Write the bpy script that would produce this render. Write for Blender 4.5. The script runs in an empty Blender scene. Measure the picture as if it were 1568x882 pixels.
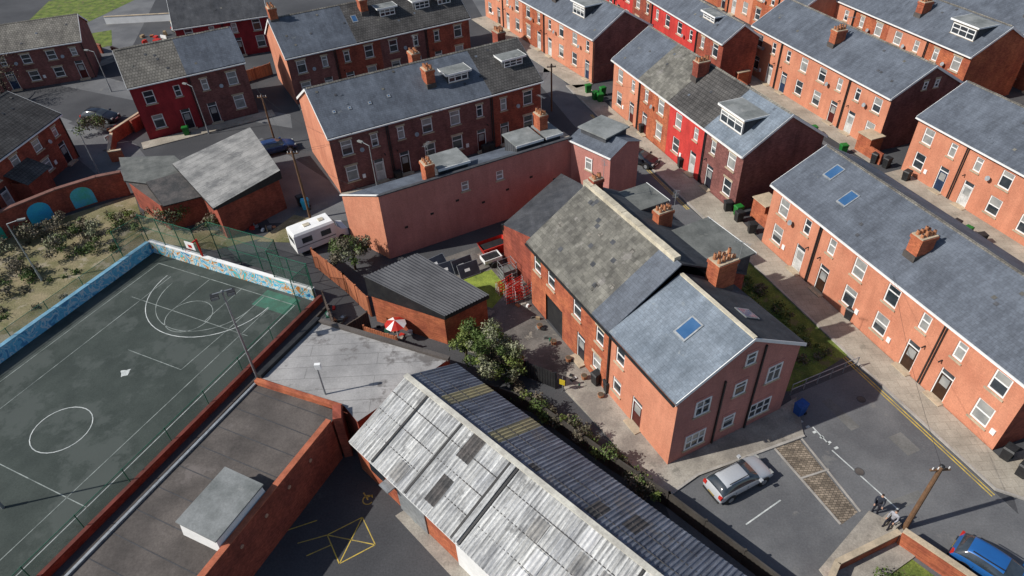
import bpy, math, random
import numpy as np
from mathutils import Vector, Matrix
random.seed(7); np.random.seed(7)
sc=bpy.context.scene
# ---------------------------------------------------------------- materials
MC={}
def M(name,c,c2=None,sc_=0.6,rough=.85,spec=.25,kind=None,fine=.18,bump=0.15,metal=0,st=(1,1,1),bs=None,lo=.38,hi=.62,streak=None,sta=.22,patch=None):
    if name in MC: return MC[name]
    m=bpy.data.materials.new(name);m.use_nodes=True;nt=m.node_tree;N=nt.nodes;L=nt.links
    b=N["Principled BSDF"];b.inputs["Roughness"].default_value=rough;b.inputs["Specular IOR Level"].default_value=spec
    b.inputs["Metallic"].default_value=metal
    tc=N.new("ShaderNodeTexCoord");mp=N.new("ShaderNodeMapping");mp.inputs["Scale"].default_value=st
    L.new(tc.outputs["Object"],mp.inputs["Vector"])
    n1=N.new("ShaderNodeTexNoise");n1.inputs["Scale"].default_value=sc_;n1.inputs["Detail"].default_value=7;n1.inputs["Roughness"].default_value=.62
    L.new(mp.outputs[0],n1.inputs["Vector"])
    r=N.new("ShaderNodeValToRGB");r.color_ramp.elements[0].position=lo;r.color_ramp.elements[1].position=hi
    c2=c2 or tuple(x*.72 for x in c)
    r.color_ramp.elements[0].color=(*c,1);r.color_ramp.elements[1].color=(*c2,1)
    L.new(n1.outputs["Fac"],r.inputs[0]);col=r.outputs[0]
    n2=N.new("ShaderNodeTexNoise");n2.inputs["Scale"].default_value=9;n2.inputs["Detail"].default_value=5;n2.inputs["Roughness"].default_value=.75
    L.new(mp.outputs[0],n2.inputs["Vector"])
    mr=N.new("ShaderNodeMapRange");mr.inputs["From Min"].default_value=.3;mr.inputs["From Max"].default_value=.7
    mr.inputs["To Min"].default_value=1-fine;mr.inputs["To Max"].default_value=1+fine
    L.new(n2.outputs["Fac"],mr.inputs["Value"])
    def mul(a,bb):
        x=N.new("ShaderNodeMixRGB");x.blend_type='MULTIPLY';x.inputs[0].default_value=1
        L.new(a,x.inputs[1]);L.new(bb,x.inputs[2]);return x.outputs[0]
    col=mul(col,mr.outputs[0])
    if streak is None:
        streak={'brick':(1.5,1.5,.35),'slate':(1.6,.3,.3),'tile':(1.6,.3,.3)}.get(kind)
    if streak:
        m3=N.new("ShaderNodeMapping");m3.inputs["Scale"].default_value=streak;L.new(tc.outputs["Object"],m3.inputs["Vector"])
        n3=N.new("ShaderNodeTexNoise");n3.inputs["Scale"].default_value=1.1;n3.inputs["Detail"].default_value=6;n3.inputs["Roughness"].default_value=.7
        L.new(m3.outputs[0],n3.inputs["Vector"]);r3=N.new("ShaderNodeMapRange");r3.inputs["From Min"].default_value=.35;r3.inputs["From Max"].default_value=.65
        r3.inputs["To Min"].default_value=1-sta;r3.inputs["To Max"].default_value=1+sta*.5;L.new(n3.outputs["Fac"],r3.inputs["Value"]);col=mul(col,r3.outputs[0])
    if patch:
        n4=N.new("ShaderNodeTexNoise");n4.inputs["Scale"].default_value=patch[0];n4.inputs["Detail"].default_value=9;n4.inputs["Roughness"].default_value=.7
        L.new(tc.outputs["Object"],n4.inputs["Vector"]);r4=N.new("ShaderNodeMapRange");r4.inputs["From Min"].default_value=patch[1];r4.inputs["From Max"].default_value=patch[1]+.05
        r4.inputs["To Min"].default_value=0;r4.inputs["To Max"].default_value=patch[3] if len(patch)>3 else 1;L.new(n4.outputs["Fac"],r4.inputs["Value"])
        x=N.new("ShaderNodeMixRGB");L.new(r4.outputs[0],x.inputs[0]);L.new(col,x.inputs[1]);x.inputs[2].default_value=(*patch[2],1);col=x.outputs[0]
    if kind:
        sx=N.new("ShaderNodeSeparateXYZ");L.new(tc.outputs["Object"],sx.inputs[0])
        cb=N.new("ShaderNodeCombineXYZ")
        if kind=='brick':
            ad=N.new("ShaderNodeMath");ad.operation='ADD';L.new(sx.outputs[0],ad.inputs[0]);L.new(sx.outputs[1],ad.inputs[1])
            L.new(ad.outputs[0],cb.inputs[0]);L.new(sx.outputs[2],cb.inputs[1])
            p=dict(w=.23,h=.078,ms=.009,c1=1.15,c2=.68,mo=(1.0,.95,.9))
        elif kind=='slate':
            L.new(sx.outputs[0],cb.inputs[0]);L.new(sx.outputs[1],cb.inputs[1])
            p=dict(w=.26,h=.2,ms=.008,c1=1.08,c2=.9,mo=(.62,.62,.62))
        elif kind=='tile':
            L.new(sx.outputs[0],cb.inputs[0]);L.new(sx.outputs[1],cb.inputs[1])
            p=dict(w=.3,h=.3,ms=.035,c1=1.12,c2=.8,mo=(.5,.5,.5))
        else:
            L.new(sx.outputs[0],cb.inputs[0]);L.new(sx.outputs[1],cb.inputs[1])
            p=dict(w=.7,h=.6,ms=.016,c1=1.05,c2=.93,mo=(.72,.72,.7))
        if bs: p.update(bs)
        bt=N.new("ShaderNodeTexBrick");bt.inputs["Scale"].default_value=1
        bt.inputs["Brick Width"].default_value=p['w'];bt.inputs["Row Height"].default_value=p['h'];bt.inputs["Mortar Size"].default_value=p['ms']
        bt.inputs["Color1"].default_value=(p['c1'],)*3+(1,);bt.inputs["Color2"].default_value=(p['c2'],)*3+(1,)
        bt.inputs["Mortar"].default_value=(*p['mo'],1);bt.inputs["Mortar Smooth"].default_value=.3
        L.new(cb.outputs[0],bt.inputs["Vector"]);col=mul(col,bt.outputs["Color"])
    L.new(col,b.inputs["Base Color"])
    if bump:
        bp=N.new("ShaderNodeBump");bp.inputs["Strength"].default_value=bump;bp.inputs["Distance"].default_value=.05
        L.new(n2.outputs["Fac"],bp.inputs["Height"]);L.new(bp.outputs[0],b.inputs["Normal"])
    MC[name]=m;return m
def meshmat(name,c,op):
    m=bpy.data.materials.new(name);m.use_nodes=True;nt=m.node_tree;N=nt.nodes;L=nt.links
    b=N["Principled BSDF"];b.inputs["Base Color"].default_value=(*c,1);b.inputs["Roughness"].default_value=.6
    t=N.new("ShaderNodeBsdfTransparent");x=N.new("ShaderNodeMixShader");x.inputs[0].default_value=op
    L.new(t.outputs[0],x.inputs[1]);L.new(b.outputs[0],x.inputs[2]);L.new(x.outputs[0],N["Material Output"].inputs[0]);return m
PB=dict(c1=1.03,c2=.93,mo=(.88,.88,.88))
salmon=M("painted_brick_salmon",(.60,.255,.155),(.51,.20,.12),.35,kind='brick',bs=PB,sta=.13)
salmon2=M("painted_brick_pink",(.49,.22,.185),(.42,.18,.15),.25,kind='brick',bs=PB,sta=.12)
orange=M("orange_brick",(.47,.15,.07),(.32,.09,.05),.6,kind='brick')
redbrick=M("red_brick",(.34,.088,.054),(.22,.058,.04),.6,kind='brick')
brownbrick=M("brown_brick",(.24,.10,.088),(.16,.068,.062),.5,kind='brick')
brightred=M("painted_brick_red",(.60,.06,.05),(.48,.045,.04),.4,kind='brick',bs=PB)
maroon=M("painted_brick_maroon",(.33,.03,.035),(.22,.02,.025),.4,kind='brick',bs=PB)
slate=M("slate_blue",(.125,.143,.172),(.085,.097,.118),.45,rough=.6,kind='slate',patch=(.9,.66,(.2,.21,.2),.5))
slate2=M("slate_light",(.19,.225,.265),(.13,.158,.19),.5,rough=.55,kind='slate',patch=(.9,.62,(.26,.28,.28),.5))
slateold=M("stone_slate_old",(.175,.168,.145),(.10,.096,.085),.8,kind='slate',bs=dict(c1=1.2,c2=.75,w=.36,h=.26),patch=(.5,.6,(.24,.225,.21),.6))
slatedark=M("slate_dark",(.08,.083,.09),(.05,.053,.06),.6,kind='slate')
tilebrown=M("concrete_tile",(.23,.215,.185),(.14,.13,.115),.5,kind='tile')
tiledark=M("tile_dark",(.105,.10,.095),(.06,.057,.055),.5,kind='tile')
felt=M("roofing_felt",(.24,.25,.245),(.14,.15,.145),.6,rough=.9,patch=(.8,.58,(.3,.3,.28),.5))
feltmid=M("roofing_felt_mid",(.15,.155,.145),(.09,.095,.09),.7,rough=.9,patch=(.8,.58,(.2,.2,.18),.5))
feltdark=M("roofing_felt_dark",(.115,.10,.09),(.065,.057,.052),.35,fine=.25,patch=(.25,.58,(.16,.14,.13),.7))
feltgrey=M("roofing_felt_grey",(.36,.35,.34),(.24,.235,.23),.3,fine=.15,kind='slab',bs=dict(w=9,h=1.0,ms=.03,c1=1.03,c2=.93,mo=(.7,.7,.7)),patch=(.22,.54,(.12,.11,.105),.85))
white=M("white_upvc",(.80,.80,.78),(.72,.72,.70),1,rough=.4,fine=.05,bump=0)
stone=M("sandstone",(.50,.40,.28),(.34,.28,.2),.9)
stonecop=M("stone_coping",(.58,.52,.40),(.38,.34,.26),.9)
black=M("black_plastic",(.02,.02,.022),(.03,.03,.03),2,rough=.45)
glass=M("window_glass",(.02,.028,.035),(.05,.06,.07),.8,rough=.06,spec=.9,fine=.02,bump=0)
glass2=M("window_glass_curtain",(.20,.21,.21),(.34,.34,.32),.9,rough=.12,spec=.7,fine=.05,bump=0)
skyglass=M("rooflight_glass",(.03,.09,.2),(.05,.12,.24),.8,rough=.12,spec=.8,fine=.02,bump=0)
terra=M("terracotta_pot",(.46,.2,.1),(.32,.14,.07),3)
asph=M("asphalt",(.074,.075,.079),(.05,.051,.055),.12,fine=.25,patch=(.35,.62,(.105,.103,.10),.6))
asph2=M("asphalt_worn",(.15,.152,.155),(.10,.102,.107),.22,fine=.2,patch=(.4,.6,(.185,.18,.17),.6))
pave=M("paving_slabs",(.40,.36,.295),(.27,.24,.195),.35,kind='slab',patch=(.5,.6,(.2,.185,.15),.6))
conc=M("concrete",(.36,.33,.28),(.21,.19,.165),.5,fine=.25,patch=(.6,.6,(.14,.13,.11),.6))
yardm=M("yard_surface",(.18,.165,.148),(.08,.075,.07),.35,fine=.3,patch=(.7,.57,(.32,.29,.24),.7))
kerbm=M("kerb_stone",(.38,.355,.32),None,.8)
cob=M("cobbles",(.27,.22,.165),(.16,.13,.1),.8,kind='slab',bs=dict(w=.24,h=.15,ms=.02,c1=1.3,c2=.6,mo=(.35,.35,.35)))
grassm=M("grass",(.16,.20,.04),(.065,.10,.02),.9,fine=.5,bump=.6,patch=(1.2,.55,(.14,.115,.065),.75))
grassr=M("rough_grass",(.26,.215,.13),(.12,.12,.05),.35,fine=.5,bump=.6,patch=(.6,.54,(.3,.26,.19),.8))
leafm=M("foliage",(.055,.09,.02),(.10,.14,.04),1.6,rough=.6,fine=.5,bump=0)
leafd=M("foliage_dry",(.16,.13,.095),(.09,.085,.05),1.6,rough=.7,fine=.5,bump=0)
bark=M("bark",(.10,.075,.05),None,3)
pitchm=M("court_surface",(.05,.062,.055),(.037,.047,.042),.5,fine=.22,patch=(.16,.52,(.07,.082,.075),.8))
linem=M("white_line_paint",(.60,.62,.60),(.34,.37,.36),1.6,fine=.15,bump=0)
linef=M("white_line_faded",(.30,.33,.31),(.12,.14,.13),1.0,fine=.2,bump=0)
yel=M("yellow_line_paint",(.6,.43,.07),(.3,.23,.08),1.2,bump=0)
metal=M("galvanised_metal",(.36,.38,.39),None,3,rough=.45,metal=.4)
wood=M("pole_wood",(.18,.10,.055),(.12,.07,.04),3)
woodf=M("fence_wood",(.44,.16,.075),(.28,.1,.055),.9,st=(6,6,.4))
greenp=M("green_paint_metal",(.02,.15,.09),None,3,rough=.5)
greenbin=M("green_bin_plastic",(.02,.17,.03),None,3,rough=.5)
corrw=M("corrugated_cement",(.51,.51,.49),(.31,.315,.32),.5,fine=.32,st=(1.5,.8,1),lo=.36,hi=.66,streak=(5,.35,.35),sta=.55,patch=(.55,.57,(.17,.17,.168),.75))
corrb=M("corrugated_blue_grey",(.19,.21,.25),(.105,.12,.15),.6,fine=.3,st=(2.5,.5,1),rough=.6,streak=(5,.4,.4),sta=.4,patch=(.5,.6,(.16,.15,.14),.6))
corry=M("corrugated_yellow",(.33,.29,.16),(.22,.2,.13),.8,st=(2,.6,1))
corrd=M("corrugated_dark",(.10,.09,.085),(.05,.05,.05),1.2,fine=.4)
redp=M("red_paint",(.5,.03,.02),None,2,rough=.5)
bluep=M("blue_paint",(.04,.36,.62),(.05,.48,.6),.6,rough=.6)
fencem=meshmat("green_mesh",(.05,.2,.13),.33)
fenceg=meshmat("dark_mesh",(.06,.11,.09),.36)
def muralmat(name,cols,s=.9):
    m=bpy.data.materials.new(name);m.use_nodes=True;nt=m.node_tree;N=nt.nodes;L=nt.links;b=N["Principled BSDF"];b.inputs["Roughness"].default_value=.7
    tc=N.new("ShaderNodeTexCoord");nz=N.new("ShaderNodeTexNoise");nz.inputs["Scale"].default_value=s;nz.inputs["Detail"].default_value=2;nz.inputs["Distortion"].default_value=1.6
    L.new(tc.outputs["Object"],nz.inputs["Vector"]);r=N.new("ShaderNodeValToRGB");r.color_ramp.interpolation='CONSTANT'
    el=r.color_ramp.elements
    while len(el)<len(cols): el.new(.5)
    for i,c in enumerate(cols): el[i].position=0 if i==0 else .33+.34*(i-1)/(len(cols)-1);el[i].color=(*c,1)
    L.new(nz.outputs["Fac"],r.inputs[0]);L.new(r.outputs[0],b.inputs["Base Color"]);return m
mural=muralmat("mural_paint",[(.03,.12,.3),(.08,.45,.65),(.62,.66,.64),(.08,.4,.6),(.62,.6,.5),(.55,.2,.03),(.06,.5,.55)])
muralb=muralmat("mural_paint_blue",[(.10,.38,.6),(.16,.5,.7),(.13,.44,.65),(.5,.62,.7),(.15,.48,.68),(.07,.27,.5)],1.1)
# ---------------------------------------------------------------- builders
class Obj:
    def __init__(s,name,O=(0,0,0),ang=0):
        s.e=bpy.data.objects.new(name,None);sc.collection.objects.link(s.e)
        s.e.location=(O[0],O[1],O[2] if len(O)>2 else 0);s.e.rotation_euler=(0,0,ang);s.p={};s.e.empty_display_size=.3
    def add(s,part,V,F,mat,smooth=False):
        d=s.p.setdefault(part,dict(v=[],f=[],mi=[],mats=[],sm=smooth))
        if mat not in d['mats']: d['mats'].append(mat)
        k=d['mats'].index(mat);b=len(d['v']);d['v']+= [tuple(v) for v in V]
        for f in F: d['f'].append([b+i for i in f]);d['mi'].append(k)
    def box(s,part,x0,x1,y0,y1,z0,z1,mat,F=None):
        V=[(x,y,z) for z in (z0,z1) for (x,y) in ((x0,y0),(x1,y0),(x1,y1),(x0,y1))]
        if F: V=[F(*v) for v in V]
        s.add(part,V,[(0,3,2,1),(4,5,6,7),(0,1,5,4),(1,2,6,5),(2,3,7,6),(3,0,4,7)],mat)
    def cyl(s,part,p0,p1,r0,r1,mat,n=10,cap=True):
        p0=Vector(p0);p1=Vector(p1);a=(p1-p0).normalized();u=a.orthogonal().normalized();w=a.cross(u)
        V=[];F=[]
        for p,r in ((p0,r0),(p1,r1)):
            for i in range(n):
                t=2*math.pi*i/n;V.append(p+(u*math.cos(t)+w*math.sin(t))*r)
        for i in range(n): F.append((i,(i+1)%n,n+(i+1)%n,n+i))
        if cap: F+= [tuple(range(n))[::-1],tuple(range(n,2*n))]
        s.add(part,V,F,mat)
    def prism(s,part,pts,z0,z1,mat,topmat=None):
        n=len(pts);zt=z1 if isinstance(z1,(list,tuple)) else [z1]*n
        V=[(p[0],p[1],z0) for p in pts]+[(p[0],p[1],z) for p,z in zip(pts,zt)]
        s.add(part,V,[(i,(i+1)%n,n+(i+1)%n,n+i) for i in range(n)],mat)
        s.add(part,V,[tuple(range(n,2*n))],topmat or mat)
    def done(s):
        for k,d in s.p.items():
            me=bpy.data.meshes.new(k);me.from_pydata(d['v'],[],d['f'])
            for m in d['mats']: me.materials.append(m)
            me.polygons.foreach_set("material_index",d['mi'])
            if d['sm']: me.polygons.foreach_set("use_smooth",[True]*len(me.polygons))
            me.update();o=bpy.data.objects.new(k,me);sc.collection.objects.link(o);o.parent=s.e
        return s
def sheet(name,pts,z,mat,h=None):
    me=bpy.data.meshes.new(name);n=len(pts)
    if h is None: me.from_pydata([(p[0],p[1],z) for p in pts],[],[tuple(range(n))])
    else: me.from_pydata([(p[0],p[1],z) for p in pts]+[(p[0],p[1],z+h) for p in pts],[],[tuple(range(n,2*n))]+[(i,(i+1)%n,n+(i+1)%n,n+i) for i in range(n)])
    me.materials.append(mat);o=bpy.data.objects.new(name,me);sc.collection.objects.link(o);return o
def window(o,F,s,z,w,h,wm,hole=True,gl=None,split=1):
    gl=gl or (glass if random.random()<.62 else glass2)
    x0,x1,z0,z1=s-w/2,s+w/2,z,z+h
    if hole:
        for (a,b) in (((x0,z0),(x1,z0)),((x1,z0),(x1,z1)),((x1,z1),(x0,z1)),((x0,z1),(x0,z0))):
            o.add('window_reveals',[F(a[0],0,a[1]),F(b[0],0,b[1]),F(b[0],.16,b[1]),F(a[0],.16,a[1])],[(0,1,2,3)],wm)
        f0,f1=.06,.14
    else: f0,f1=-.06,-.003
    t=.095
    o.box('window_frames',x0,x0+t,f0,f1,z0,z1,white,F);o.box('window_frames',x1-t,x1,f0,f1,z0,z1,white,F)
    o.box('window_frames',x0+t,x1-t,f0,f1,z0,z0+t,white,F);o.box('window_frames',x0+t,x1-t,f0,f1,z1-t,z1,white,F)
    zm=z0+h*random.choice((.55,.66,.5));o.box('window_frames',x0+t,x1-t,f0+.01,f1,zm-.04,zm+.04,white,F)
    for i in range(1,split):
        xm=x0+w*i/split;o.box('window_frames',xm-.04,xm+.04,f0+.004,f1,z0+t,z1-t,white,F)
    g=f0+.04
    o.add('window_glass',[F(x0+t,g,z0+t),F(x1-t,g,z0+t),F(x1-t,g,z1-t),F(x0+t,g,z1-t)],[(0,1,2,3)],gl)
    if gl is glass and random.random()<.5:
        q=random.uniform(.3,.75)
        o.add('blinds',[F(x0+t,g-.004,z0+h*q),F(x1-t,g-.004,z0+h*q),F(x1-t,g-.004,z1-t),F(x0+t,g-.004,z1-t)],[(0,1,2,3)],glass2)
    o.box('sills',x0-.1,x1+.1,-.09,.02 if hole else -.003,z0-.12,z0-.002,stone,F)
    o.box('lintels',x0-.1,x1+.1,-.025,.03 if hole else -.003,z1+.002,z1+.2,wm if wm in (salmon,salmon2,maroon,brightred) else stone,F)
def doorf(o,F,s,w,h,wm,col):
    x0,x1=s-w/2,s+w/2
    for (a,b) in (((x1,0.15),(x1,h)),((x1,h),(x0,h)),((x0,h),(x0,.15))):
        o.add('door_reveals',[F(a[0],0,a[1]),F(b[0],0,b[1]),F(b[0],.16,b[1]),F(a[0],.16,a[1])],[(0,1,2,3)],wm)
    o.box('door_frame',x0,x0+.07,.06,.15,.15,h,white,F);o.box('door_frame',x1-.07,x1,.06,.15,.15,h,white,F)
    o.box('door_frame',x0+.07,x1-.07,.06,.15,h-.45,h-.38,white,F)
    o.box('door',x0+.07,x1-.07,.1,.15,.15,h-.45,col,F)
    o.box('door',x0+.2,x1-.2,.08,.1,1.2,h-.6,glass2,F)
    o.add('fanlight',[F(x0+.07,.1,h-.38),F(x1-.07,.1,h-.38),F(x1-.07,.1,h),F(x0+.07,.1,h)],[(0,1,2,3)],glass)
    o.box('door_step',x0-.15,x1+.15,-.45,.1,0,.17,stone,F)
def wallh(o,F,s0,s1,z0,z1,holes,wm):
    S=sorted({s0,s1,*[a for h in holes for a in h[:2]]});Z=sorted({z0,z1,*[a for h in holes for a in h[2:]]})
    for a,b in zip(S,S[1:]):
        for c,d in zip(Z,Z[1:]):
            ms,mz=(a+b)/2,(c+d)/2
            if any(h[0]<ms<h[1] and h[2]<mz<h[3] for h in holes): continue
            o.add('walls',[F(a,0,c),F(b,0,c),F(b,0,d),F(a,0,d)],[(0,1,2,3)],wm)
dcols=[M("door_"+str(i),c,None,2,rough=.4,bump=0) for i,c in enumerate([(.02,.02,.03),(.6,.6,.58),(.08,.012,.012),(.02,.04,.09),(.05,.025,.015)])]
def facade(o,F,houses,he,wh=1.5,ww=1.05):
    s=0;k=he/5.8
    for (w,wm,mir) in houses:
        a,b=(.27,.76) if not mir else (.73,.24)
        H=[];sa,sb=s+a*w,s+b*w
        z1,z2=.95*k,3.6*k
        for (q,z,W,Hh) in ((sa,z1,ww+.12,wh+.1),(sa,z2,ww+.05,wh),(sb,z2+.1,.72,wh-.2)):
            H.append((q-W/2,q+W/2,z,z+Hh));window(o,F,q,z,W,Hh,wm)
        H.append((sb-.5,sb+.5,.15,2.5));doorf(o,F,sb,1.0,2.5,wm,random.choice(dcols))
        wallh(o,F,s,s+w,0,he,H,wm)
        o.box('drainpipes',s+w-.12 if not mir else s+.06,s+w-.04 if not mir else s+.14,-.1,-.02,0,he-.1,black,F)
        if random.random()<.5:
            c=F(s+w*.5,-.3,z2+.3);c0=F(s+w*.5,-.02,z2+.2)
            dv=(Vector(F(s,-1,z2+.4))-Vector(F(s,0,z2))).normalized()
            o.cyl('satellite_dish',c0,c,.02,.02,metal,5);o.cyl('satellite_dish',c,Vector(c)+dv*.05,.1,.22,metal,12)
        if random.random()<.5: o.box('meter_box',sa+.9,sa+1.2,-.08,-.004,1.0,1.4,white,F)
        if random.random()<.6: o.cyl('overflow_pipe',F(sb+.7*(1 if a<.5 else -1),-.01,2.9),F(sb+.7*(1 if a<.5 else -1),-.3,2.85),.05,.05,black,6)
        s+=w
def chimney(o,s,t,zb,zt,w=.9,l=1.25,mat=None,pots=4):
    mat=mat or orange
    o.box('chimney_stack',s-w/2,s+w/2,t-l/2,t+l/2,zb,zt-.35,mat)
    o.box('chimney_stack',s-w/2-.06,s+w/2+.06,t-l/2-.06,t+l/2+.06,zt-.35,zt-.12,mat)
    o.box('chimney_cap',s-w/2-.02,s+w/2+.02,t-l/2-.02,t+l/2+.02,zt-.12,zt-.04,stone)
    o.box('lead_flashing',s-w/2-.03,s+w/2+.03,t-l/2-.1,t+l/2+.03,zb,zb+.65,feltdark)
    for i in range(pots):
        for j in (-.22,.22):
            y=t-l/2+l*(i+.5)/pots+random.uniform(-.03,.03);h=random.choice((.2,.4,.28,.34))
            o.cyl('chimney_pots',(s+j*w,y,zt-.04),(s+j*w,y,zt+h),.12,.095,terra,8)
            o.cyl('chimney_pots',(s+j*w,y,zt+h),(s+j*w,y,zt+h+.01),.07,.07,black,6)
    if random.random()<.6:
        a=random.uniform(0,3);c,sn=math.cos(a),math.sin(a);x,y=s+w/2,t+l/2
        o.cyl('tv_aerial',(x,y,zt-.6),(x,y,zt+1.3),.018,.018,metal,5);o.cyl('tv_aerial',(x-c*.5,y-sn*.5,zt+1.2),(x+c*.5,y+sn*.5,zt+1.2),.014,.014,metal,4)
        for k in range(6): q=-.45+k*.18;o.cyl('tv_aerial',(x+c*q-sn*.2,y+sn*q+c*.2,zt+1.2),(x+c*q+sn*.2,y+sn*q-c*.2,zt+1.2),.01,.01,metal,4)
def dormer(o,s,t0,w,zs,zt,tb,cheek=None,roof=None,split=3,flip=None):
    cheek=cheek or slatedark;roof=roof or felt
    F=flip or (lambda a,b,c:(a,b,c))
    o.box('dormer_cheeks',s-w/2,s+w/2,t0,tb,zs-.15,zt,cheek,F)
    o.box('dormer_roof',s-w/2-.2,s+w/2+.2,t0-.25,tb+.1,zt+.002,zt+.1,roof,F)
    o.box('dormer_fascia',s-w/2-.22,s+w/2+.22,t0-.29,t0-.252,zt-.06,zt+.12,white,F)
    o.box('dormer_fascia',s-w/2-.24,s-w/2-.202,t0-.25,tb,zt-.04,zt+.12,white,F)
    o.box('dormer_fascia',s+w/2+.202,s+w/2+.24,t0-.25,tb,zt-.04,zt+.12,white,F)
    G=lambda a,b,c:F(a,t0+b,c)
    h=min(1.1,zt-zs-.22);window(o,G,s,zs+.12,w-.25,h,white,False,glass,split)
def row(name,O,d,W,he,hr,houses,roofs=None,rt=None,chims=(),dorms=(),lights=(),gw=(),chm=None,pots=4,back=True,gablem=None,wh=1.5,barge=white):
    n=math.hypot(*d);d=(d[0]/n,d[1]/n);ang=math.atan2(d[1],d[0])
    o=Obj(name,O,ang);L=sum(h[0] for h in houses);rt=rt or W/2
    facade(o,lambda a,b,c:(a,b,c),houses,he,wh)
    facade(o,lambda a,b,c:(L-a,W-b,c),[(h[0],h[1],h[2]) for h in houses[::-1]],he,wh)
    for x,wm in ((0,(gablem or (houses[0][1],))[0]),(L,(gablem or (houses[-1][1],))[-1])):
        o.add('gable_walls',[(x,0,0),(x,W,0),(x,W,he),(x,rt,hr),(x,0,he)],[(0,1,2,3,4)],wm)
    for (t,z,w,h,sp) in gw:
        window(o,lambda a,b,c:(L-b,a,c),t,z,w,h,gablem[-1] if gablem else houses[-1][1],False,glass,sp)
    roofs=roofs or [(L,slate)]
    x=0;sf=(hr-he)/rt;sb=(hr-he)/(W-rt);ov=.28;vg=.14
    for i,(l,rm) in enumerate(roofs):
        a=x-(vg if i==0 else 0);b=x+l+(vg if i==len(roofs)-1 else 0);dz=.03*(i%2)
        for (t0,z0,t1,z1) in ((-ov,he-ov*sf,rt,hr),(W+ov,he-ov*sb,rt,hr)):
            V=[(a,t0,z0+.03+dz),(b,t0,z0+.03+dz),(b,t1,z1+.03+dz),(a,t1,z1+.03+dz)];V+=[(p[0],p[1],p[2]+.1) for p in V]
            o.add('roof',V,[(4,5,6,7),(0,1,2,3),(0,1,5,4),(1,2,6,5),(3,0,4,7)],rm)
        x+=l
    k=int(L/.45)
    for i in range(k):
        a=L*i/k;b=L*(i+1)/k-.015;dz=random.uniform(-.012,.012)
        V=[(a,rt-.15,hr+.09),(b,rt-.15,hr+.09),(b,rt,hr+.2+dz),(a,rt,hr+.2+dz),(b,rt+.15,hr+.09),(a,rt+.15,hr+.09)]
        o.add('ridge_tiles',V,[(0,1,2,3),(3,2,4,5)],tilebrown if chm is None else chm)
    o.box('gutter',-vg,L+vg,-ov-.1,-ov+.03,he-ov*sf-.08,he-ov*sf+.04,black if barge is not white else white);o.box('gutter',-vg,L+vg,W+ov-.03,W+ov+.1,he-ov*sb-.08,he-ov*sb+.04,black)
    for xe in (-vg-.03,L+vg):
        for (t0,z0) in ((-ov,he-ov*sf),(W+ov,he-ov*sb)):
            V=[(xe,t0,z0-.12),(xe,rt,hr-.1),(xe,rt,hr+.14),(xe,t0,z0+.14)];V+=[(p[0]+.03,p[1],p[2]) for p in V]
            o.add('barge_boards',V,[(0,1,2,3),(4,5,6,7),(0,1,5,4),(3,2,6,7),(0,3,7,4)],barge)
    def zr(t): return he+sf*t if t<=rt else hr-sb*(t-rt)
    for c in chims:
        s,t=c[:2];hh=c[2] if len(c)>2 else 1.5
        chimney(o,s,t,zr(t)-.45,zr(t)+hh,mat=c[3] if len(c)>3 else None,pots=pots)
    for dd in dorms:
        s,t0,w=dd[:3];zt=dd[3] if len(dd)>3 else hr-.05
        dormer(o,s,t0,w,zr(t0),zt,rt+.3)
    for (s,t,w,l) in lights:
        k=sf if t<rt else -sb
        F=lambda a,b,c:(a,t+b,zr(t)+b*k+.13+c)
        o.box('rooflight_frame',s-w/2,s+w/2,-l/2,l/2,0,.07,metal,F)
        o.box('rooflight_glass',s-w/2+.09,s+w/2-.09,-l/2+.09,l/2-.09,.071,.08,skyglass,F)
    for i in range(int(L*.5)):
        s=random.uniform(.5,L-.5);t=random.uniform(.3,rt-.4);F=lambda a,b,c:(a,t+b,zr(t)+b*sf+.165+c)
        o.box('replaced_slates',s,s+.25,0,.2,0,.008,random.choice((slatedark,slate,slateold)),F)
    return o
def H(n,w,mats,m0=False): return [(w,mats[i%len(mats)],(i%2==1)^m0) for i in range(n)]
# ---------------------------------------------------------------- terraces
d1=(.304,-.952)
o=row("terraced_house_row",(21.3,46.1),d1,8.5,5.7,8.0,H(4,5.75,[salmon]),chims=[(12.2,1.9,1.6)],lights=[(2.6,2.9,.9,1.2),(5.4,2.0,.9,1.2)],wh=1.55,gablem=(salmon,redbrick));o.done()
o=row("terraced_house_row",(12.5,72.9),(.328,-.945),8.2,5.8,8.5,[(5.8,salmon,False),(5.9,orange,True),(6.2,brightred,False),(5.6,brownbrick,True)],
  roofs=[(5.8,slate),(5.9,slateold),(6.2,tiledark),(5.6,slate2)],chims=[(11.9,2.8,1.7,redbrick)],dorms=[(20.0,.9,3.4,7.95)],gablem=(salmon,brownbrick));o.done()
o=row("terraced_house_row",(30.3,80.9),d1,8.2,5.8,8.1,H(4,5.5,[salmon]),chims=[(11.2,2.0,1.6)],gw=[(3.6,5.9,.5,.8,1),(5.0,5.9,.5,.8,1)],gablem=(salmon,brownbrick));o.done()
o=row("terraced_house_row",(37.9,56.3),(.30,-.954),8.5,5.6,8.0,H(6,5.6,[salmon]),chims=[(17,2.0)]);o.done()
o=row("terraced_house_row",(39.0,101.5),(.30,-.954),8.0,5.8,8.1,H(6,5.75,[salmon,orange]),chims=[(11,2.0),(25,2.0)],dorms=[(31.5,1.2,3.2,8.0)]);o.done()
o=row("terraced_house_row",(54.5,86.0),(.30,-.954),8.0,5.8,8.1,H(6,5.75,[orange,salmon]),chims=[(11,2.0),(25,2.0)]);o.done()
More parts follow.
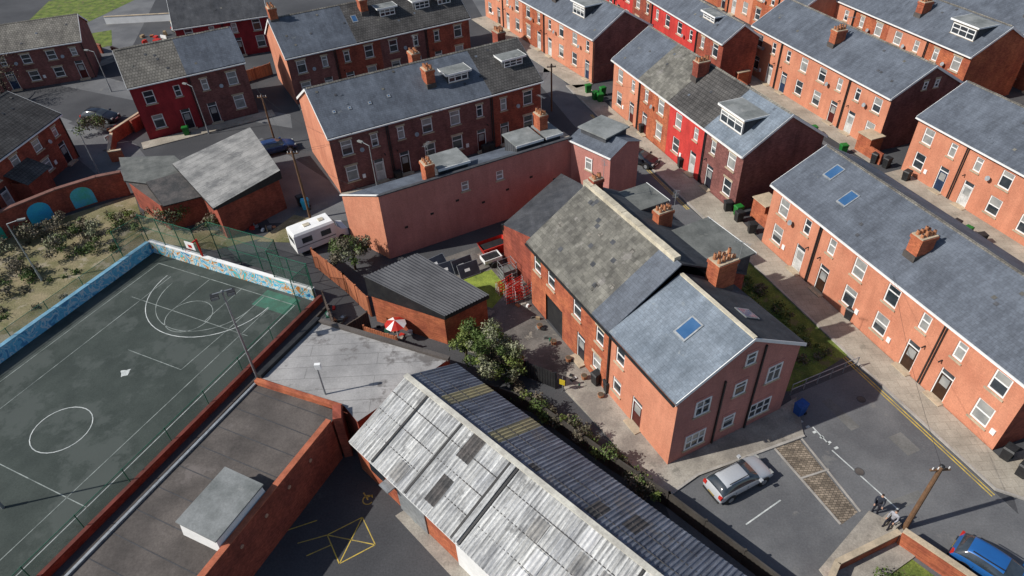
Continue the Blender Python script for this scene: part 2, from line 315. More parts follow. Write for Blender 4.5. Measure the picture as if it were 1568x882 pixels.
o=row("terraced_house_row",(15.4,107.3),(.30,-.954),4.6,5.8,7.4,H(6,5.5,[brightred,brightred,redbrick]),chims=[(10,2.2),(21,2.2)],dorms=[(28,1.0,2.6,7.3)],gablem=(redbrick,redbrick));o.done()
o=row("terraced_house_row",(29.0,118.3),(.30,-.954),8.0,5.8,8.1,H(6,5.5,[orange,salmon]),chims=[(10,2.0),(22,2.0)],dorms=[(26,1.0,2.6)]);o.done()
o=row("terraced_house_row",(-1.8,106.2),(.44,-.898),8.0,5.6,8.0,H(5,5.9,[salmon,salmon,orange]),chims=[(18,2.0)],dorms=[(24,1.3,2.8,7.9)],gablem=(salmon,brownbrick));o.done()
dl=(.892,.452)
o=row("terraced_house_row",(-16.1,57.3),dl,10.0,6.1,8.8,[(5.6,brownbrick,False),(5.6,brownbrick,True),(5.6,brownbrick,False),(5.8,redbrick,True)],
  roofs=[(16.8,slate),(5.8,tiledark)],chims=[(11.4,2.6,1.6),(21.5,6.8,1.6,redbrick),(12.0,7.6,1.6)],dorms=[(14.3,2.0,2.4,8.15),(20.6,2.1,2.4,8.15)],gablem=(salmon,redbrick),
  lights=[(1.5,2,.3,.3),(3,2,.3,.3),(5,2,.3,.3),(7,2.2,.3,.3)]);o.done()
o=row("terraced_house_row",(-24.6,78.0),dl,9.5,5.9,8.8,[(5.7,brownbrick,False),(5.7,redbrick,True),(6.0,brownbrick,False),(6.0,redbrick,True)],
  roofs=[(8.5,slate),(14.9,tiledark)],chims=[(11.0,3.4,1.6),(0.6,5,1.5)],dorms=[(13.6,2.2,2.2,8.3),(18.2,2.2,2.2,8.3),(21.2,2.2,2.0,8.3)],lights=[(9.5,2.6,.7,.9)],gablem=(salmon,redbrick));o.done()
o=row("semi_detached_house",(-39.8,70.9),(.887,.462),7.6,6.3,8.9,[(6.0,maroon,False),(6.2,brownbrick,True)],roofs=[(6.0,tilebrown),(6.2,slate)],gablem=(maroon,brownbrick));o.done()
o=row("red_brick_house",(-43.0,93.0),(.95,.30),8,5,7.6,H(2,6,[maroon]),roofs=[(12,slatedark)]);o.done()
o=row("detached_brick_house",(-48.9,50.0),(.14,.99),9,5.0,7.3,H(3,6,[redbrick,redbrick,redbrick]),roofs=[(18,tiledark)],wh=1.2)
o.box('porch_walls',8.5,11.5,-1.8,0,0,2.4,redbrick);o.add('porch_roof',[(8.2,-2.1,2.4),(11.8,-2.1,2.4),(11.8,0,3.4),(8.2,0,3.4)],[(0,1,2,3)],tiledark);o.done()
o=row("detached_brick_house",(-69.5,85.0),(.947,.32),8,5.0,7.0,H(3,5.4,[brownbrick]),roofs=[(16.2,tilebrown)],wh=1.2);o.done()
# ---------------------------------------------------------------- central building (old stone slate part + painted end)
dc=(.426,-.905);oc=(1.5,39.8)
o=Obj("central_brick_building",oc,math.atan2(dc[1],dc[0]))
LA,LB=10.6,6.5;WA,WB=10.4,8.9;L=LA+LB;he,hr,hb=6.0,9.1,8.4;rt=4.7
I=lambda a,b,c:(a,b,c)
hs=[];
for (s,z,w,h) in ((1.0,3.7,1.0,1.5),(3.0,3.7,1.0,1.5),(6.5,3.6,1.0,1.6),(9.3,3.5,.9,1.4),(9.1,.9,1.0,1.4)):
    hs.append((s-w/2,s+w/2,z,z+h));window(o,I,s,z,w,h,orange)
hs.append((2.2,4.6,0,2.6));o.box('garage_door',2.2,4.6,.12,.2,0,2.6,black)
hs.append((6.6,7.6,.15,2.5));doorf(o,I,7.1,1.0,2.5,orange,dcols[0])
wallh(o,I,0,LA,0,he,hs,orange)
hs=[];
for (s,z,w,h) in ((LA+1.0,3.7,.9,1.4),(LA+.9,1.0,.9,1.3)):
    hs.append((s-w/2,s+w/2,z,z+h));window(o,I,s,z,w,h,salmon)
hs.append((LA+2.6,LA+3.6,.15,2.5));doorf(o,I,LA+3.1,1.0,2.5,salmon,dcols[2])
wallh(o,I,LA,L,0,he,hs,salmon)
o.box('drainpipes',LA-.12,LA-.02,-.14,-.04,0,he,black)
o.add('gable_walls',[(0,0,0),(0,WA,0),(0,WA,he),(0,rt,hr),(0,0,he)],[(0,1,2,3,4)],redbrick)
o.add('gable_walls',[(L,0,0),(L,WB,0),(L,WB,he),(L,rt,hb),(L,0,he)],[(0,1,2,3,4)],salmon2)
o.add('gable_walls',[(LA,WB,0),(LA,WA,0),(LA,WA,he),(LA,WB,he+.9)],[(0,1,2,3)],redbrick)
o.add('walls',[(0,WA,0),(LA,WA,0),(LA,WA,he),(0,WA,he)],[(0,1,2,3)],redbrick)
o.add('walls',[(LA,WB,0),(L,WB,0),(L,WB,he),(LA,WB,he)],[(0,1,2,3)],salmon)
def slab(a,b,t0,z0,t1,z1,m):
    V=[(a,t0,z0),(b,t0,z0),(b,t1,z1),(a,t1,z1)];V+=[(p[0],p[1],p[2]+.12) for p in V]
    o.add('roof',V,[(4,5,6,7),(0,1,2,3),(0,1,5,4),(1,2,6,5),(2,3,7,6),(3,0,4,7)],m)
sA=(hr-he)/rt;sB=(hb-he)/rt
slab(-.1,LA-1.9,-.3,he-.3*sA,rt,hr,slateold);slab(LA-1.9,LA+.1,-.3,he-.3*sA,rt,hr,slate)
slab(LA+.1,L+.12,-.3,he-.3*sB+.02,rt,hb+.02,slate2)
slab(-.1,LA,rt,hr,WA+.2,he-.1,slatedark)
slab(LA,L+.12,rt,hb+.02,WB+.3,he-.15,slatedark)
for i in range(11): o.box('parapet_coping',-.3+i*.955,-.3+i*.955+.94,rt-.18,rt+.3,hr-.3,hr+.30+random.uniform(-.02,.03),stonecop)
o.box('ridge_tiles',LA+.2,L+.12,rt-.12,rt+.12,hb+.1,hb+.2,stonecop)
for i in range(26):
    s=random.uniform(.2,LA-2.4);t=random.uniform(.2,4.2);F=lambda a,b,c:(a,t+b,he+sA*(t+b)+.125+c)
    o.box('replaced_slates',s,s+.36,0,.26,0,.01,random.choice((slateold,slatedark,tilebrown,slateold)),F)
for t0,t1,m in ((-.3,rt,hb),(WB+.3,rt,hb)):
    z0=he-.3*sB
    V=[(L+.12,t0,z0-.1),(L+.12,t1,m-.08),(L+.12,t1,m+.15),(L+.12,t0,z0+.15)];V+=[(p[0]+.04,p[1],p[2]) for p in V]
    o.add('barge_boards',V,[(0,1,2,3),(4,5,6,7),(0,1,5,4),(3,2,6,7)],white)
o.box('gutter',-.1,L+.1,-.42,-.3,he-.32,he-.2,black)
G=lambda a,b,c:(L-b,a,c)
for (t,z,w,h,sp) in ((1.9,3.7,1.1,1.3,2),(4.6,3.9,.9,1.1,1),(7.2,3.7,1.1,1.4,2),(4.9,6.3,.75,.95,1),(1.8,.8,1.5,1.3,3),(4.3,1.1,.9,1.1,1),(6.8,.8,1.7,1.3,3)):
    window(o,G,t,z,w,h,salmon2,False,glass,sp)
o.box('drainpipes',L+.02,L+.12,5.8,5.9,0,he+1.4,black);o.box('drainpipes',L+.02,L+.12,3.2,3.3,.2,he-.2,black)
F=lambda a,b,c:(a,b,he+sB*b+.14+c)
o.box('rooflight_frame',LA+3.0,LA+4.0,2.1,3.4,0,.08,metal,F);o.box('rooflight_glass',LA+3.1,LA+3.9,2.2,3.3,.081,.09,skyglass,F)
F2=lambda a,b,c:(a,b,hb-(hb-he)/(WB-rt)*(b-rt)+.16+c)
o.box('rooflight_frame',LA+3.6,LA+4.6,6.0,7.2,0,.08,metal,F2);o.box('rooflight_glass',LA+3.7,LA+4.5,6.1,7.1,.081,.09,skyglass,F2)
for (s,w,t0,t1,zt) in ((1.6,2.4,6.3,9.6,7.7),(8.0,4.4,7.2,11.0,7.3)):
    o.box('dormer_cheeks',s-w/2,s+w/2,t0,t1,5.5,zt,slatedark);o.box('dormer_roof',s-w/2-.2,s+w/2+.2,t0-.2,t1+.2,zt+.002,zt+.12,feltmid)
    o.box('dormer_fascia',s-w/2-.23,s+w/2+.23,t1+.202,t1+.24,zt-.06,zt+.14,white)
chimney(o,LA+.75,7.4,6.4,9.1,1.0,1.5,orange,4);chimney(o,4.7,7.9,6.2,8.7,.7,1.2,orange,3);chimney(o,.2,5.3,7.6,9.7,.6,.8,redbrick,2)
o.done()
o=Obj("slate_roof_annex");P=[(1.9,40.8),(6.6,47.6),(4.9,52.9),(-.5,45.4)]
o.prism('walls',P,0,[5.3,5.3,3.6,3.6],redbrick,slatedark);o.box('gutter',-.6,-.4,45.2,45.4,3.2,3.7,black);o.done()
# ---------------------------------------------------------------- pink half-terrace with blank rear wall
dp=(.895,.445);o=Obj("pink_blank_wall_terrace",(-10.2,46.4),math.atan2(dp[1],dp[0]))
Lp,Wp,hp=18.0,4.6,6.2;wm=salmon2
hs=[]
for (s,z) in ((7.5,4.3),(10.8,4.3)):
    hs.append((s-.35,s+.35,z,z+.9));window(o,I,s,z,.7,.9,wm,True,glass2)
wallh(o,I,0,Lp,0,hp,hs,wm)
for i in range(7): o.box('wall_vents',1.7+i*2.4,2.0+i*2.4,-.02,-.004,2.5+(i%3)*.5,2.7+(i%3)*.5,black)
o.add('end_walls',[(0,0,0),(-1.9,Wp,0),(-1.9,Wp,4.4),(0,0,hp)],[(0,1,2,3)],salmon)
o.add('end_walls',[(Lp,0,0),(Lp,Wp,0),(Lp,Wp,4.4),(Lp,0,hp)],[(0,1,2,3)],wm)
o.add('walls',[(-1.9,Wp,0),(Lp,Wp,0),(Lp,Wp,4.4),(-1.9,Wp,4.4)],[(0,1,2,3)],wm)
o.add('roof',[(0,.1,hp+.02),(Lp,.1,hp+.02),(Lp,Wp+.2,4.35),(-2,Wp+.2,4.35)],[(0,1,2,3)],slate)
o.box('parapet_coping',-.05,Lp,-.1,.2,hp+.03,hp+.13,slatedark)
F3=lambda a,b,c:(a-1.9*b/Wp,b,c+hp+.1-(hp-4.4)*b/Wp)
o.box('verge_trim',-.12,.06,0,Wp+.1,0,.1,white,F3)
for (s,w) in ((7.0,2.6),(14.2,2.4),(16.7,1.4)):
    o.box('dormer_cheeks',s-w/2,s+w/2,.9,3.2,4.4,hp+.25,slatedark);o.box('dormer_roof',s-w/2-.15,s+w/2+.15,.7,3.4,hp+.252,hp+.36,felt)
    o.box('dormer_fascia',s-w/2-.17,s+w/2+.17,.66,.7,hp+.16,hp+.38,white)
chimney(o,4.7,.9,5,7.5,.8,1.1,orange,3);chimney(o,16.4,2.6,5,8.0,.8,1.1,orange,3)
o.done()
o=Obj("painted_end_block",(5.9,54.4),math.atan2(-.76,.65))
o.box('walls',0,4.6,0,3.8,0,6.1,salmon2);window(o,I,2.2,3.9,.8,1.2,salmon2,False,glass2)
o.add('roof',[(-.2,-.2,6.12),(4.8,-.2,6.12),(4.8,1.9,6.9),(-.2,1.9,6.9)],[(0,1,2,3)],slate);o.add('roof',[(-.2,1.9,6.9),(4.8,1.9,6.9),(4.8,4.0,6.12),(-.2,4.0,6.12)],[(0,1,2,3)],slate)
o.add('gable_walls',[(0,0,6.1),(0,3.8,6.1),(0,1.9,6.85)],[(0,1,2)],salmon2);o.add('gable_walls',[(4.6,0,6.1),(4.6,3.8,6.1),(4.6,1.9,6.85)],[(0,1,2)],salmon2)
o.box('dormer_cheeks',.3,3.2,.9,3.6,6.2,7.0,slatedark);o.box('dormer_roof',.1,3.4,.7,3.8,7.002,7.12,felt);o.box('gutter',-.2,4.8,-.3,-.2,6.0,6.12,white);o.done()
# ---------------------------------------------------------------- corrugated warehouse
dw=(.69,-.724);o=Obj("corrugated_roof_warehouse",(-9.9,25.2),math.atan2(dw[1],dw[0]))
Lw,tr,Ww,ze,zr_=30,4.5,8.2,2.9,4.8
o.box('walls',0.1,Lw,.15,.35,0,ze-.08,orange);o.box('walls',.1,Lw,Ww-.35,Ww-.15,0,ze-.15,orange)
for x in (.1,Lw-.2): o.add('gable_walls',[(x,.15,0),(x,Ww-.15,0),(x,Ww-.15,ze-.1),(x,tr,zr_-.1),(x,.15,ze-.1)],[(0,1,2,3,4)],orange)
o.box('fascia',0,Lw,-.12,-.06,ze-.2,ze-.06,white);o.box('roller_door',4.0,6.4,.08,.13,0,2.3,metal);o.box('roller_door',9,11.8,.08,.13,0,2.3,white)
o.box('door_canopy',3.2,4.0,-.5,.1,2.1,2.2,metal);o.box('windows',1.4,2.8,.09,.14,1.2,2.0,glass)
per=.26;ns=int(Lw/per*4);rows=9
for side in (0,1):
    V=[];Fw={}
    for j in range(rows+1):
        q=j/rows
        t=(-.15+(tr+.15)*q) if side==0 else (Ww+.15-(Ww+.15-tr)*q);z=ze+(zr_-ze)*q
        for i in range(ns+1):
            s=Lw*i/ns;V.append((s,t,z+.032*math.sin(2*math.pi*s/per)+.02*math.sin(s*1.3+side)*q*(1-q)*4))
    for j in range(rows):
        for i in range(ns):
            s=Lw*(i+.5)/ns;q=(j+.5)/rows;t=(tr*q) if side==0 else Ww-(Ww-tr)*q
            m=corrw if side==0 else corrb
            if side==0:
                if (6.1<s<7.1 and 3.0<t<4.3) or (6.3<s<7.1 and .6<t<1.8) or (16<s<16.9 and 1.5<t<2.8): m=corrd
            else:
                if (2.6<s<3.5 or 6.6<s<7.5) and t>4.9: m=corry
                if (13.5<s<14.3 and 5.0<t<6.0) or (15.2<s<16.1 and 5.8<t<6.8) or (9.6<s<10.3 and 4.9<t<5.5): m=corrd
            Fw.setdefault(m,[]).append((j*(ns+1)+i,j*(ns+1)+i+1,(j+1)*(ns+1)+i+1,(j+1)*(ns+1)+i))
    part='roof_left' if side==0 else 'roof_right'
    b=True
    for m,fs in Fw.items():
        if b: o.add(part,V,fs,m);b=False
        else:
            d=o.p[part]
            if m not in d['mats']: d['mats'].append(m)
            k=d['mats'].index(m)
            for f in fs: d['f'].append(list(f));d['mi'].append(k)
FS=lambda a,b,c:(a,b,ze+(zr_-ze)*(b+.15)/(tr+.15)+c)
for (s,w) in ((2.1,.14),(5.1,.14),(8.9,.13),(9.45,.13),(17.5,.14)): o.box('roof_seams',s,s+w,-.1,tr-.1,.02,.07,black,FS)
o.box('roof_seams',9.07,9.4,-.1,tr-.1,.03,.12,corrw,FS)
for sgn in (0,1):
    for k in (1,2,3): 
        q=k/4
        t=(tr*q) if sgn==0 else Ww-(Ww-tr)*q
        z=ze+(zr_-ze)*q;o.box('sheet_laps',0,Lw,t-.02,t+.02,z+.02,z+.045,corrd)
cs1=M("corrugated_stained",(.33,.32,.30),(.18,.18,.18),.7,fine=.3,streak=(5,.35,.35),sta=.5);cs2=M("corrugated_pale",(.58,.58,.57),(.45,.45,.45),.7,fine=.2,streak=(5,.35,.35),sta=.35)
for i in range(20):
    s=random.uniform(.4,22);w=random.choice((.78,1.04));q=random.choice((0,1,2,3))*tr/4;l=tr/4-.1
    if any(abs(s-a)<1.1 for a in (2.1,5.1,9.2,17.5,6.6)): continue
    m=random.choice((cs1,cs1,cs2))
    n=int(w/per*6);V=[];FF=[]
    for k in range(n+1):
        a=s+w*k/n;zz=.034*math.sin(2*math.pi*a/per)+.028
        V+=[FS(a,q,zz),FS(a,q+l,zz)]
    for k in range(n): FF.append((2*k,2*k+2,2*k+3,2*k+1))
    o.add('replaced_sheets',V,FF,m)
o.box('ridge_cap',-.05,Lw,tr-.16,tr+.16,zr_+.02,zr_+.1,M("ridge_cap_cream",(.60,.58,.50),(.4,.38,.33),1));o.done()
# ---------------------------------------------------------------- flat roofed brick blocks
o=Obj("flat_roof_brick_block");P=[(-13.6,35.5),(-16.4,30.3),(-10.6,27.6),(-9.6,26.3),(-4.3,31.1)]
o.prism('walls',P,0,3.2,redbrick,feltgrey)
def wallseg(o,part,a,b,w,z0,z1,m):
    a=Vector(a);b=Vector(b);n=(b-a).normalized().orthogonal()*w/2
    o.prism(part,[a+n,b+n,b-n,a-n],z0,z1,m)
wallseg(o,'parapet',(-13.6,35.5),(-16.4,30.3),.35,3.2,3.5,black);wallseg(o,'parapet',(-13.6,35.4),(-4.3,31.0),.3,3.2,3.42,feltdark);o.done()
o=Obj("flat_roof_brick_block");P=[(-16.4,29.9),(-26.9,9.0),(-19.9,8.6),(-11.3,26.0),(-10.9,27.2)]
o.prism('walls',P,0,3.15,redbrick,feltdark)
wallseg(o,'parapet',(-11.2,26.2),(-19.7,9.0),.3,0,3.6,redbrick);wallseg(o,'coping',(-11.2,26.2),(-19.7,9.0),.36,3.602,3.66,M("brick_coping2",(.42,.13,.07),None,2));wallseg(o,'parapet',(-16.5,29.9),(-10.7,27.35),.3,3.15,3.5,orange)
wallseg(o,'roof_edge',(-16.55,29.8),(-27.0,9.2),.16,3.0,3.28,metal);wallseg(o,'brick_pier',(-10.9,27.3),(-10.7,26.2),.5,0,3.7,redbrick)
for i in range(9):
    c=Vector((-11.2-8.5*(i+1.2)/10,26.2-17.2*(i+1.2)/10,2.7));nn=Vector((.896,-.443,0));o.cyl('wall_vents',c+nn*.14,c+nn*.2,.12,.12,M("vent_clay",(.5,.3,.2),None,2),10)
for i in range(14):
    y=i/14; a=Vector((-16.7-9.6*y,29.3-19*y));b=a+Vector((5.2,-2.55));wallseg(o,'felt_joints',a,b,.05,3.15,3.165,asph)
o.done()
o=Obj("rooflight_box",(-15.7,20.5,3.15),math.atan2(.896,.443))
V=[(-1.8,-1.3,0),(1.8,-1.3,0),(1.8,1.3,0),(-1.8,1.3,0),(-1.7,-1.2,1.0),(1.7,-1.2,1.0),(1.7,1.2,1.15),(-1.7,1.2,1.15)]
o.add('box_sides',V,[(0,1,5,4),(1,2,6,5),(2,3,7,6),(3,0,4,7)],white);o.box('box_lid',-1.8,1.8,-1.3,1.3,0,.09,felt,lambda a,b,c:(a,b,c+1.08+.06*b));o.done()
# garage and sheds
o=Obj("brick_garage");P=[(-10.4,38.6),(-4.9,35.7),(-1.9,37.6),(-6.9,40.9)]
o.prism('walls',P,0,[4.3,2.85,2.85,4.3],orange)
ctr=Vector((-5.9,38.1));V=[];FF=[];A,D,C,B=[Vector((p[0],p[1],z)) for p,z in zip(P,(4.35,2.9,2.9,4.35))]
def ex(p): q=Vector((p[0]-ctr[0],p[1]-ctr[1],0)).normalized()*.22;return p+q
A,D,C,B=map(ex,(A,D,C,B));n=192
for j in range(n+1):
    q=j/n;e0=A.lerp(B,q);e1=D.lerp(C,q);zz=.03*math.sin(q*2*math.pi*16)
    V+= [(e0.x,e0.y,e0.z+zz+.06),(e1.x,e1.y,e1.z+zz+.06)]
for j in range(n): FF.append((2*j,2*j+1,2*j+3,2*j+2))
o.add('corrugated_roof',V,FF,M("corrugated_dark_grey",(.115,.115,.12),(.08,.08,.085),.6,fine=.05,bump=0))
o.prism('roof_edge',[A.xy,D.xy,C.xy,B.xy],2.6,[4.33,2.86,2.86,4.33],black)
o.done()
shf=M("mineral_felt_old",(.31,.305,.29),(.17,.17,.165),.7,fine=.25,kind='slab',bs=dict(w=11,h=.95,ms=.03,c1=1.0,c2=.94,mo=(.55,.55,.55)),patch=(.35,.55,(.13,.13,.13),.7))
o=Obj("brick_shed",(-25.2,50.6),math.atan2(4.6,4.3));P=[(0,0),(6.3,-.1),(9.0,9.4),(1.3,9.7)]
c0,s0=math.cos(-math.atan2(4.6,4.3)),math.sin(-math.atan2(4.6,4.3))
def tl(p): x,y=p[0]+25.2,p[1]-50.6;return (x*c0-y*s0,x*s0+y*c0)
P=[tl(p) for p in ((-25.2,50.6),(-20.9,55.2),(-25.7,63.8),(-31.3,58.4))]
o.prism('walls',P,0,[3.4,4.0,4.0,3.4],redbrick,shf)
e=[tl(p) for p in ((-25.3,50.2),(-20.5,55.1),(-25.6,64.2),(-31.7,58.5))];o.prism('roof',e,3.3,[3.55,4.15,4.15,3.55],black,shf);o.done()
o=Obj("brick_shed");P=[(-31.0,52.5),(-27.0,54.0),(-32.8,61.3),(-38.3,61.5),(-35.5,56.8)];o.prism('walls',P,0,2.7,redbrick,feltdark)
e=[(-30.6,52.2),(-27.4,53.6),(-29.6,57.6),(-33.2,55.6)];o.prism('roof',e,2.7,[2.8,2.8,3.4,3.4],black,corrd)
e=[(-33.4,56.2),(-29.8,58.0),(-32.8,61.5),(-38.4,61.7),(-36,57)];o.prism('roof',e,2.7,2.85,black,feltmid);o.done()
# ---------------------------------------------------------------- ground
sheet("ground",[(-900,-300),(900,-300),(900,1200),(-900,1200)],0,asph)
sheet("road",[(8.1,21.8),(10.5,23.8),(17.5,26.2),(17.9,29.2),(23.4,31.4),(27.4,19.8),(31.5,8),(12,8),(9,14)],.004,asph2)
sheet("road",[(28,21.9),(27.3,19.8),(31.5,8),(60,8),(60,21.9)],.003,asph2)
sheet("road",[(6.0,88),(8.0,80),(16.6,51.5),(19.0,45),(17.5,42.5),(14.5,52),(10.5,60),(7.5,70),(4.8,80)],.004,asph2)
sheet("road",[(-62,84),(-41,70),(-37,64.5),(-41,62),(-46,67),(-60,79)],.004,asph2)
sheet("road",[(-27,70),(-14,55.8),(6,66),(8,62.5),(-12,52.5),(-22,52.8),(-30,66)],.004,asph2)
sheet("road",[(-62,100),(-56,92),(-40,82),(-25,75.6),(-24,72),(-40,79),(-58,88)],.004,asph2)
sheet("road",[(-74,140),(-62,140),(-53,98),(-60,95)],.004,asph2)
sheet("road",[(-6,125),(4,125),(7,84),(2,84)],.004,asph2)
def strip(name,a,b,w0,w1,z,m,h=None):
    a=Vector(a);b=Vector(b);d=(b-a).normalized();n=Vector((-d.y,d.x))
    return sheet(name,[a+n*w0,b+n*w0,b+n*w1,a+n*w1],z,m,h)
strip("road",(29.5,81),(37.6,55),-5.5,-2.1,.005,asph2);strip("road",(37.0,55.4),(47,24),-5.6,-2.1,.005,asph2)
sheet("pavement",[(8,79.5),(10.3,72.2),(16.9,51.5),(19.2,44.6),(23.6,31.3),(27.0,21.6),(28.4,20.8),(40,24.4),(39.5,26.5),(28.4,23.6),(21.25,46.0),(20.1,50.7),(12.4,72.8),(10.3,79.5)],0,pave,.1)
sheet("kerb",[(8,79.5),(10.3,72.2),(16.9,51.5),(19.2,44.6),(23.6,31.3),(27.0,21.6),(28.4,20.8),(40,24.4),(40,24.25),(28.4,20.65),(26.9,21.5),(23.45,31.25),(19.05,44.55),(16.75,51.45),(10.15,72.15),(7.85,79.45)],0,kerbm,.12)
for (a,b) in (((23.15,31.3),(26.7,21.2)),((18.75,44.5),(23.15,31.3)),((10.0,71.5),(16.4,51.5))):
    strip("yellow_line",a,b,-.0,.08,.008,yel);strip("yellow_line",a,b,-.2,-.12,.008,yel)
strip("pavement",(-16.1,57.3),(6.5,67.6),-1.6,-.02,0,pave,.1)
strip("pavement",(-24.6,78.0),(-2,88.1),-1.8,-.02,0,pave,.1)
strip("pavement",(-40.5,70.2),(-27.5,77),-1.8,-.02,0,pave,.1)
strip("pavement",(30.3,80.9),(37.5,58.5),-2,-.02,0,pave,.1)
strip("pavement",(37.9,56.3),(48,24.2),-2.0,-.02,0,pave,.1)
strip("pavement",(39.0,101.5),(49.5,68),-1.5,-.02,0,pave,.1)
strip("pavement",(15.4,107.3),(25.2,76),-1.8,-.02,0,pave,.1)
strip("pavement",(-1.8,106.2),(11.2,79.6),-2.4,-.02,0,pave,.1)
sheet("pavement",[(2.9,31.4),(5.2,27.2),(7.9,22.0),(10.4,23.6),(17.6,26.0),(18.2,29.0),(16.8,28.2),(8.8,24.4),(6.2,30.2)],0,conc,.1)
sheet("kerb",[(7.9,22.0),(10.4,23.6),(17.6,26.0),(17.65,25.85),(10.45,23.45),(7.95,21.85)],0,kerbm,.125)
sheet("cobbled_strip",[(15.5,25.3),(17.2,25.85),(18.7,20.6),(17.5,19.9)],.008,cob)
for a,b in (((15.4,25.3),(17.4,19.9)),((17.3,25.9),(18.8,20.6))): strip("kerb",a,b,0,.12,.009,kerbm,.03)
strip("kerb",(16.4,22.9),(18.2,23.4),0,.12,.009,kerbm,.04)
sheet("pavement",[(15.3,17.4),(19.3,20.6),(20.6,19.6),(20.9,18.0),(16,15.5)],0,conc,.1)
sheet("grass_verge",[(18.4,43.8),(19.3,44.0),(23.1,32.6),(18.1,29.6),(16.9,29.6),(17.4,34),(16.6,39)],.01,grassm)
sheet("grass_verge",[(16.5,15.5),(20.3,17.8),(22.0,15.5),(24,9),(14,9)],.01,grassm)
sheet("yard",[(-12,41.5),(-8,45),(4,50.8),(1.4,39.8),(6.2,30),(3.0,31.6),(-1.0,33.5),(-4.0,35.2),(-1,37.5),(-6,41.5)],.008,yardm)
sheet("yard",[(3.2,30.6),(5.2,27.2),(8.6,24.6),(6.2,30.0),(4.6,33.2),(3.6,33.0),(3.4,31.8)],.009,conc)
sheet("grass_patch",[(-5.0,42.8),(-3.2,43.6),(-1.6,44.2),(-.3,41.6),(-1.6,39.4),(-4.6,41.0)],.012,M("grass_bright",(.24,.30,.05),(.12,.16,.03),.9,fine=.4,bump=.5))
sheet("grass_patch",[(-22.5,50.0),(-19,49.5),(-16.5,52.5),(-20,54)],.012,grassr)
sheet("rough_ground",[(-38.4,36.5),(-32.2,49.6),(-33,52),(-37.0,59.2),(-46,53.5),(-52,46),(-60,30),(-43,26)],.008,grassr)
sheet("rough_ground",[(-33.2,51),(-26,49),(-22,50.5),(-26,52),(-31,52.5),(-35,57)],.01,grassr)
sheet("garden_lawn",[(-76,114),(-66,112),(-62,125),(-70,130),(-78,126)],.012,grassm)
sheet("garden_lawn",[(-62,100),(-57,102),(-60,109),(-65,107)],.012,grassm)
sheet("garden_path",[(-58,94),(-50,104),(-48,103),(-56,93)],.012,conc)
sheet("car_park",[(-11.0,27),(-20,8.5),(6,8.5),(-9.6,25.2)],.006,asph)
sheet("concrete_apron",[(-7.4,21.9),(-6.4,22.6),(-1.5,17.6),(-2.6,16.5)],.010,conc)
for i,(x,y,w,l,a,dk) in enumerate(((20.5,27.5,.7,2.6,-1.2,0),(23.4,25,1.0,1.5,-1.2,0),(21.8,21.2,.6,2.0,.3,0),(9.4,66,1,3,-1.2,1),(11.5,60.5,.8,2,-1.2,0),(-6,57.5,1,3,.45,1),(-18,55.2,1,2,.45,0),(-50,76,1.2,3,-.6,1),(-9.5,23.2,1.1,1.7,.3,2),(-40,76.5,.8,4,.5,1))):
    c,s_=math.cos(a),math.sin(a);sheet("road_patch",[(x+p*c-q*s_,y+p*s_+q*c) for p,q in ((-l/2,-w/2),(l/2,-w/2),(l/2,w/2),(-l/2,w/2))],.0122,(M("asphalt_patch_light",(.17,.168,.16),None,.8),M("asphalt_patch_dark",(.085,.085,.09),None,.8),asph)[dk])
for (x,y) in ((19.9,23.2),(22.3,28.6),(10.8,63.5),(-3,60.2),(-44,69)):
    o=Obj("manhole_cover",(x,y,.014));o.cyl('cover',(0,0,0),(0,0,.006),.24,.24,feltdark,16);o.cyl('rim',(0,0,-.004),(0,0,.003),.29,.29,asph,16);o.done()
def dash(o,part,a,b,w,m,z=.015):
    a=Vector(a);b=Vector(b);n=(b-a).normalized().orthogonal()*w/2;V=[(*(a+n),z),(*(b+n),z),(*(b-n),z),(*(a-n),z)];o.add(part,V,[(0,1,2,3)],m)
o=Obj("road_markings")
for a,b in (((12.3,20.2),(14.7,21.6)),((18.4,26.6),(18.9,25.2)),((18.9,24.8),(21.0,20.6))):
    dash(o,'bay_line',a,b,.08,linem)
for i in range(6):
    dash(o,'dashes',(17.7+i*.28,27.0-i*.42),(17.95+i*.28,27.1-i*.42),.16,linem)
o.done()
o=Obj("disabled_bay_marking",(-9.6,20.6),.5)
for a,b in (((-1.2,-1.0),(-1.2,1.0)),((-1.2,1.0),(.9,1.0)),((.9,1.0),(.9,-1.0)),((.9,-1.0),(-1.2,-1.0)),((-1.2,-1.0),(.9,1.0)),((-1.2,1.0),(.9,-1.0)),((-2.8,1.4),(-1.2,1.0)),((-3.6,2.6),(-1.4,2.2)),((-2.6,.4),(-1.2,.3))): dash(o,'yellow_box',a,b,.06,yel)
for i in range(14):
    t=i/14*5.2;dash(o,'wheel_symbol',(1.6+.3*math.cos(t),1.9+.3*math.sin(t)),(1.6+.3*math.cos(t+.38),1.9+.3*math.sin(t+.38)),.07,yel)
dash(o,'wheel_symbol',(1.6,1.9),(1.55,2.5),.08,yel);dash(o,'wheel_symbol',(1.6,2.1),(1.95,2.05),.07,yel);dash(o,'bay_line',(3.0,1.8),(3.4,-1.0),.08,linef);o.done()
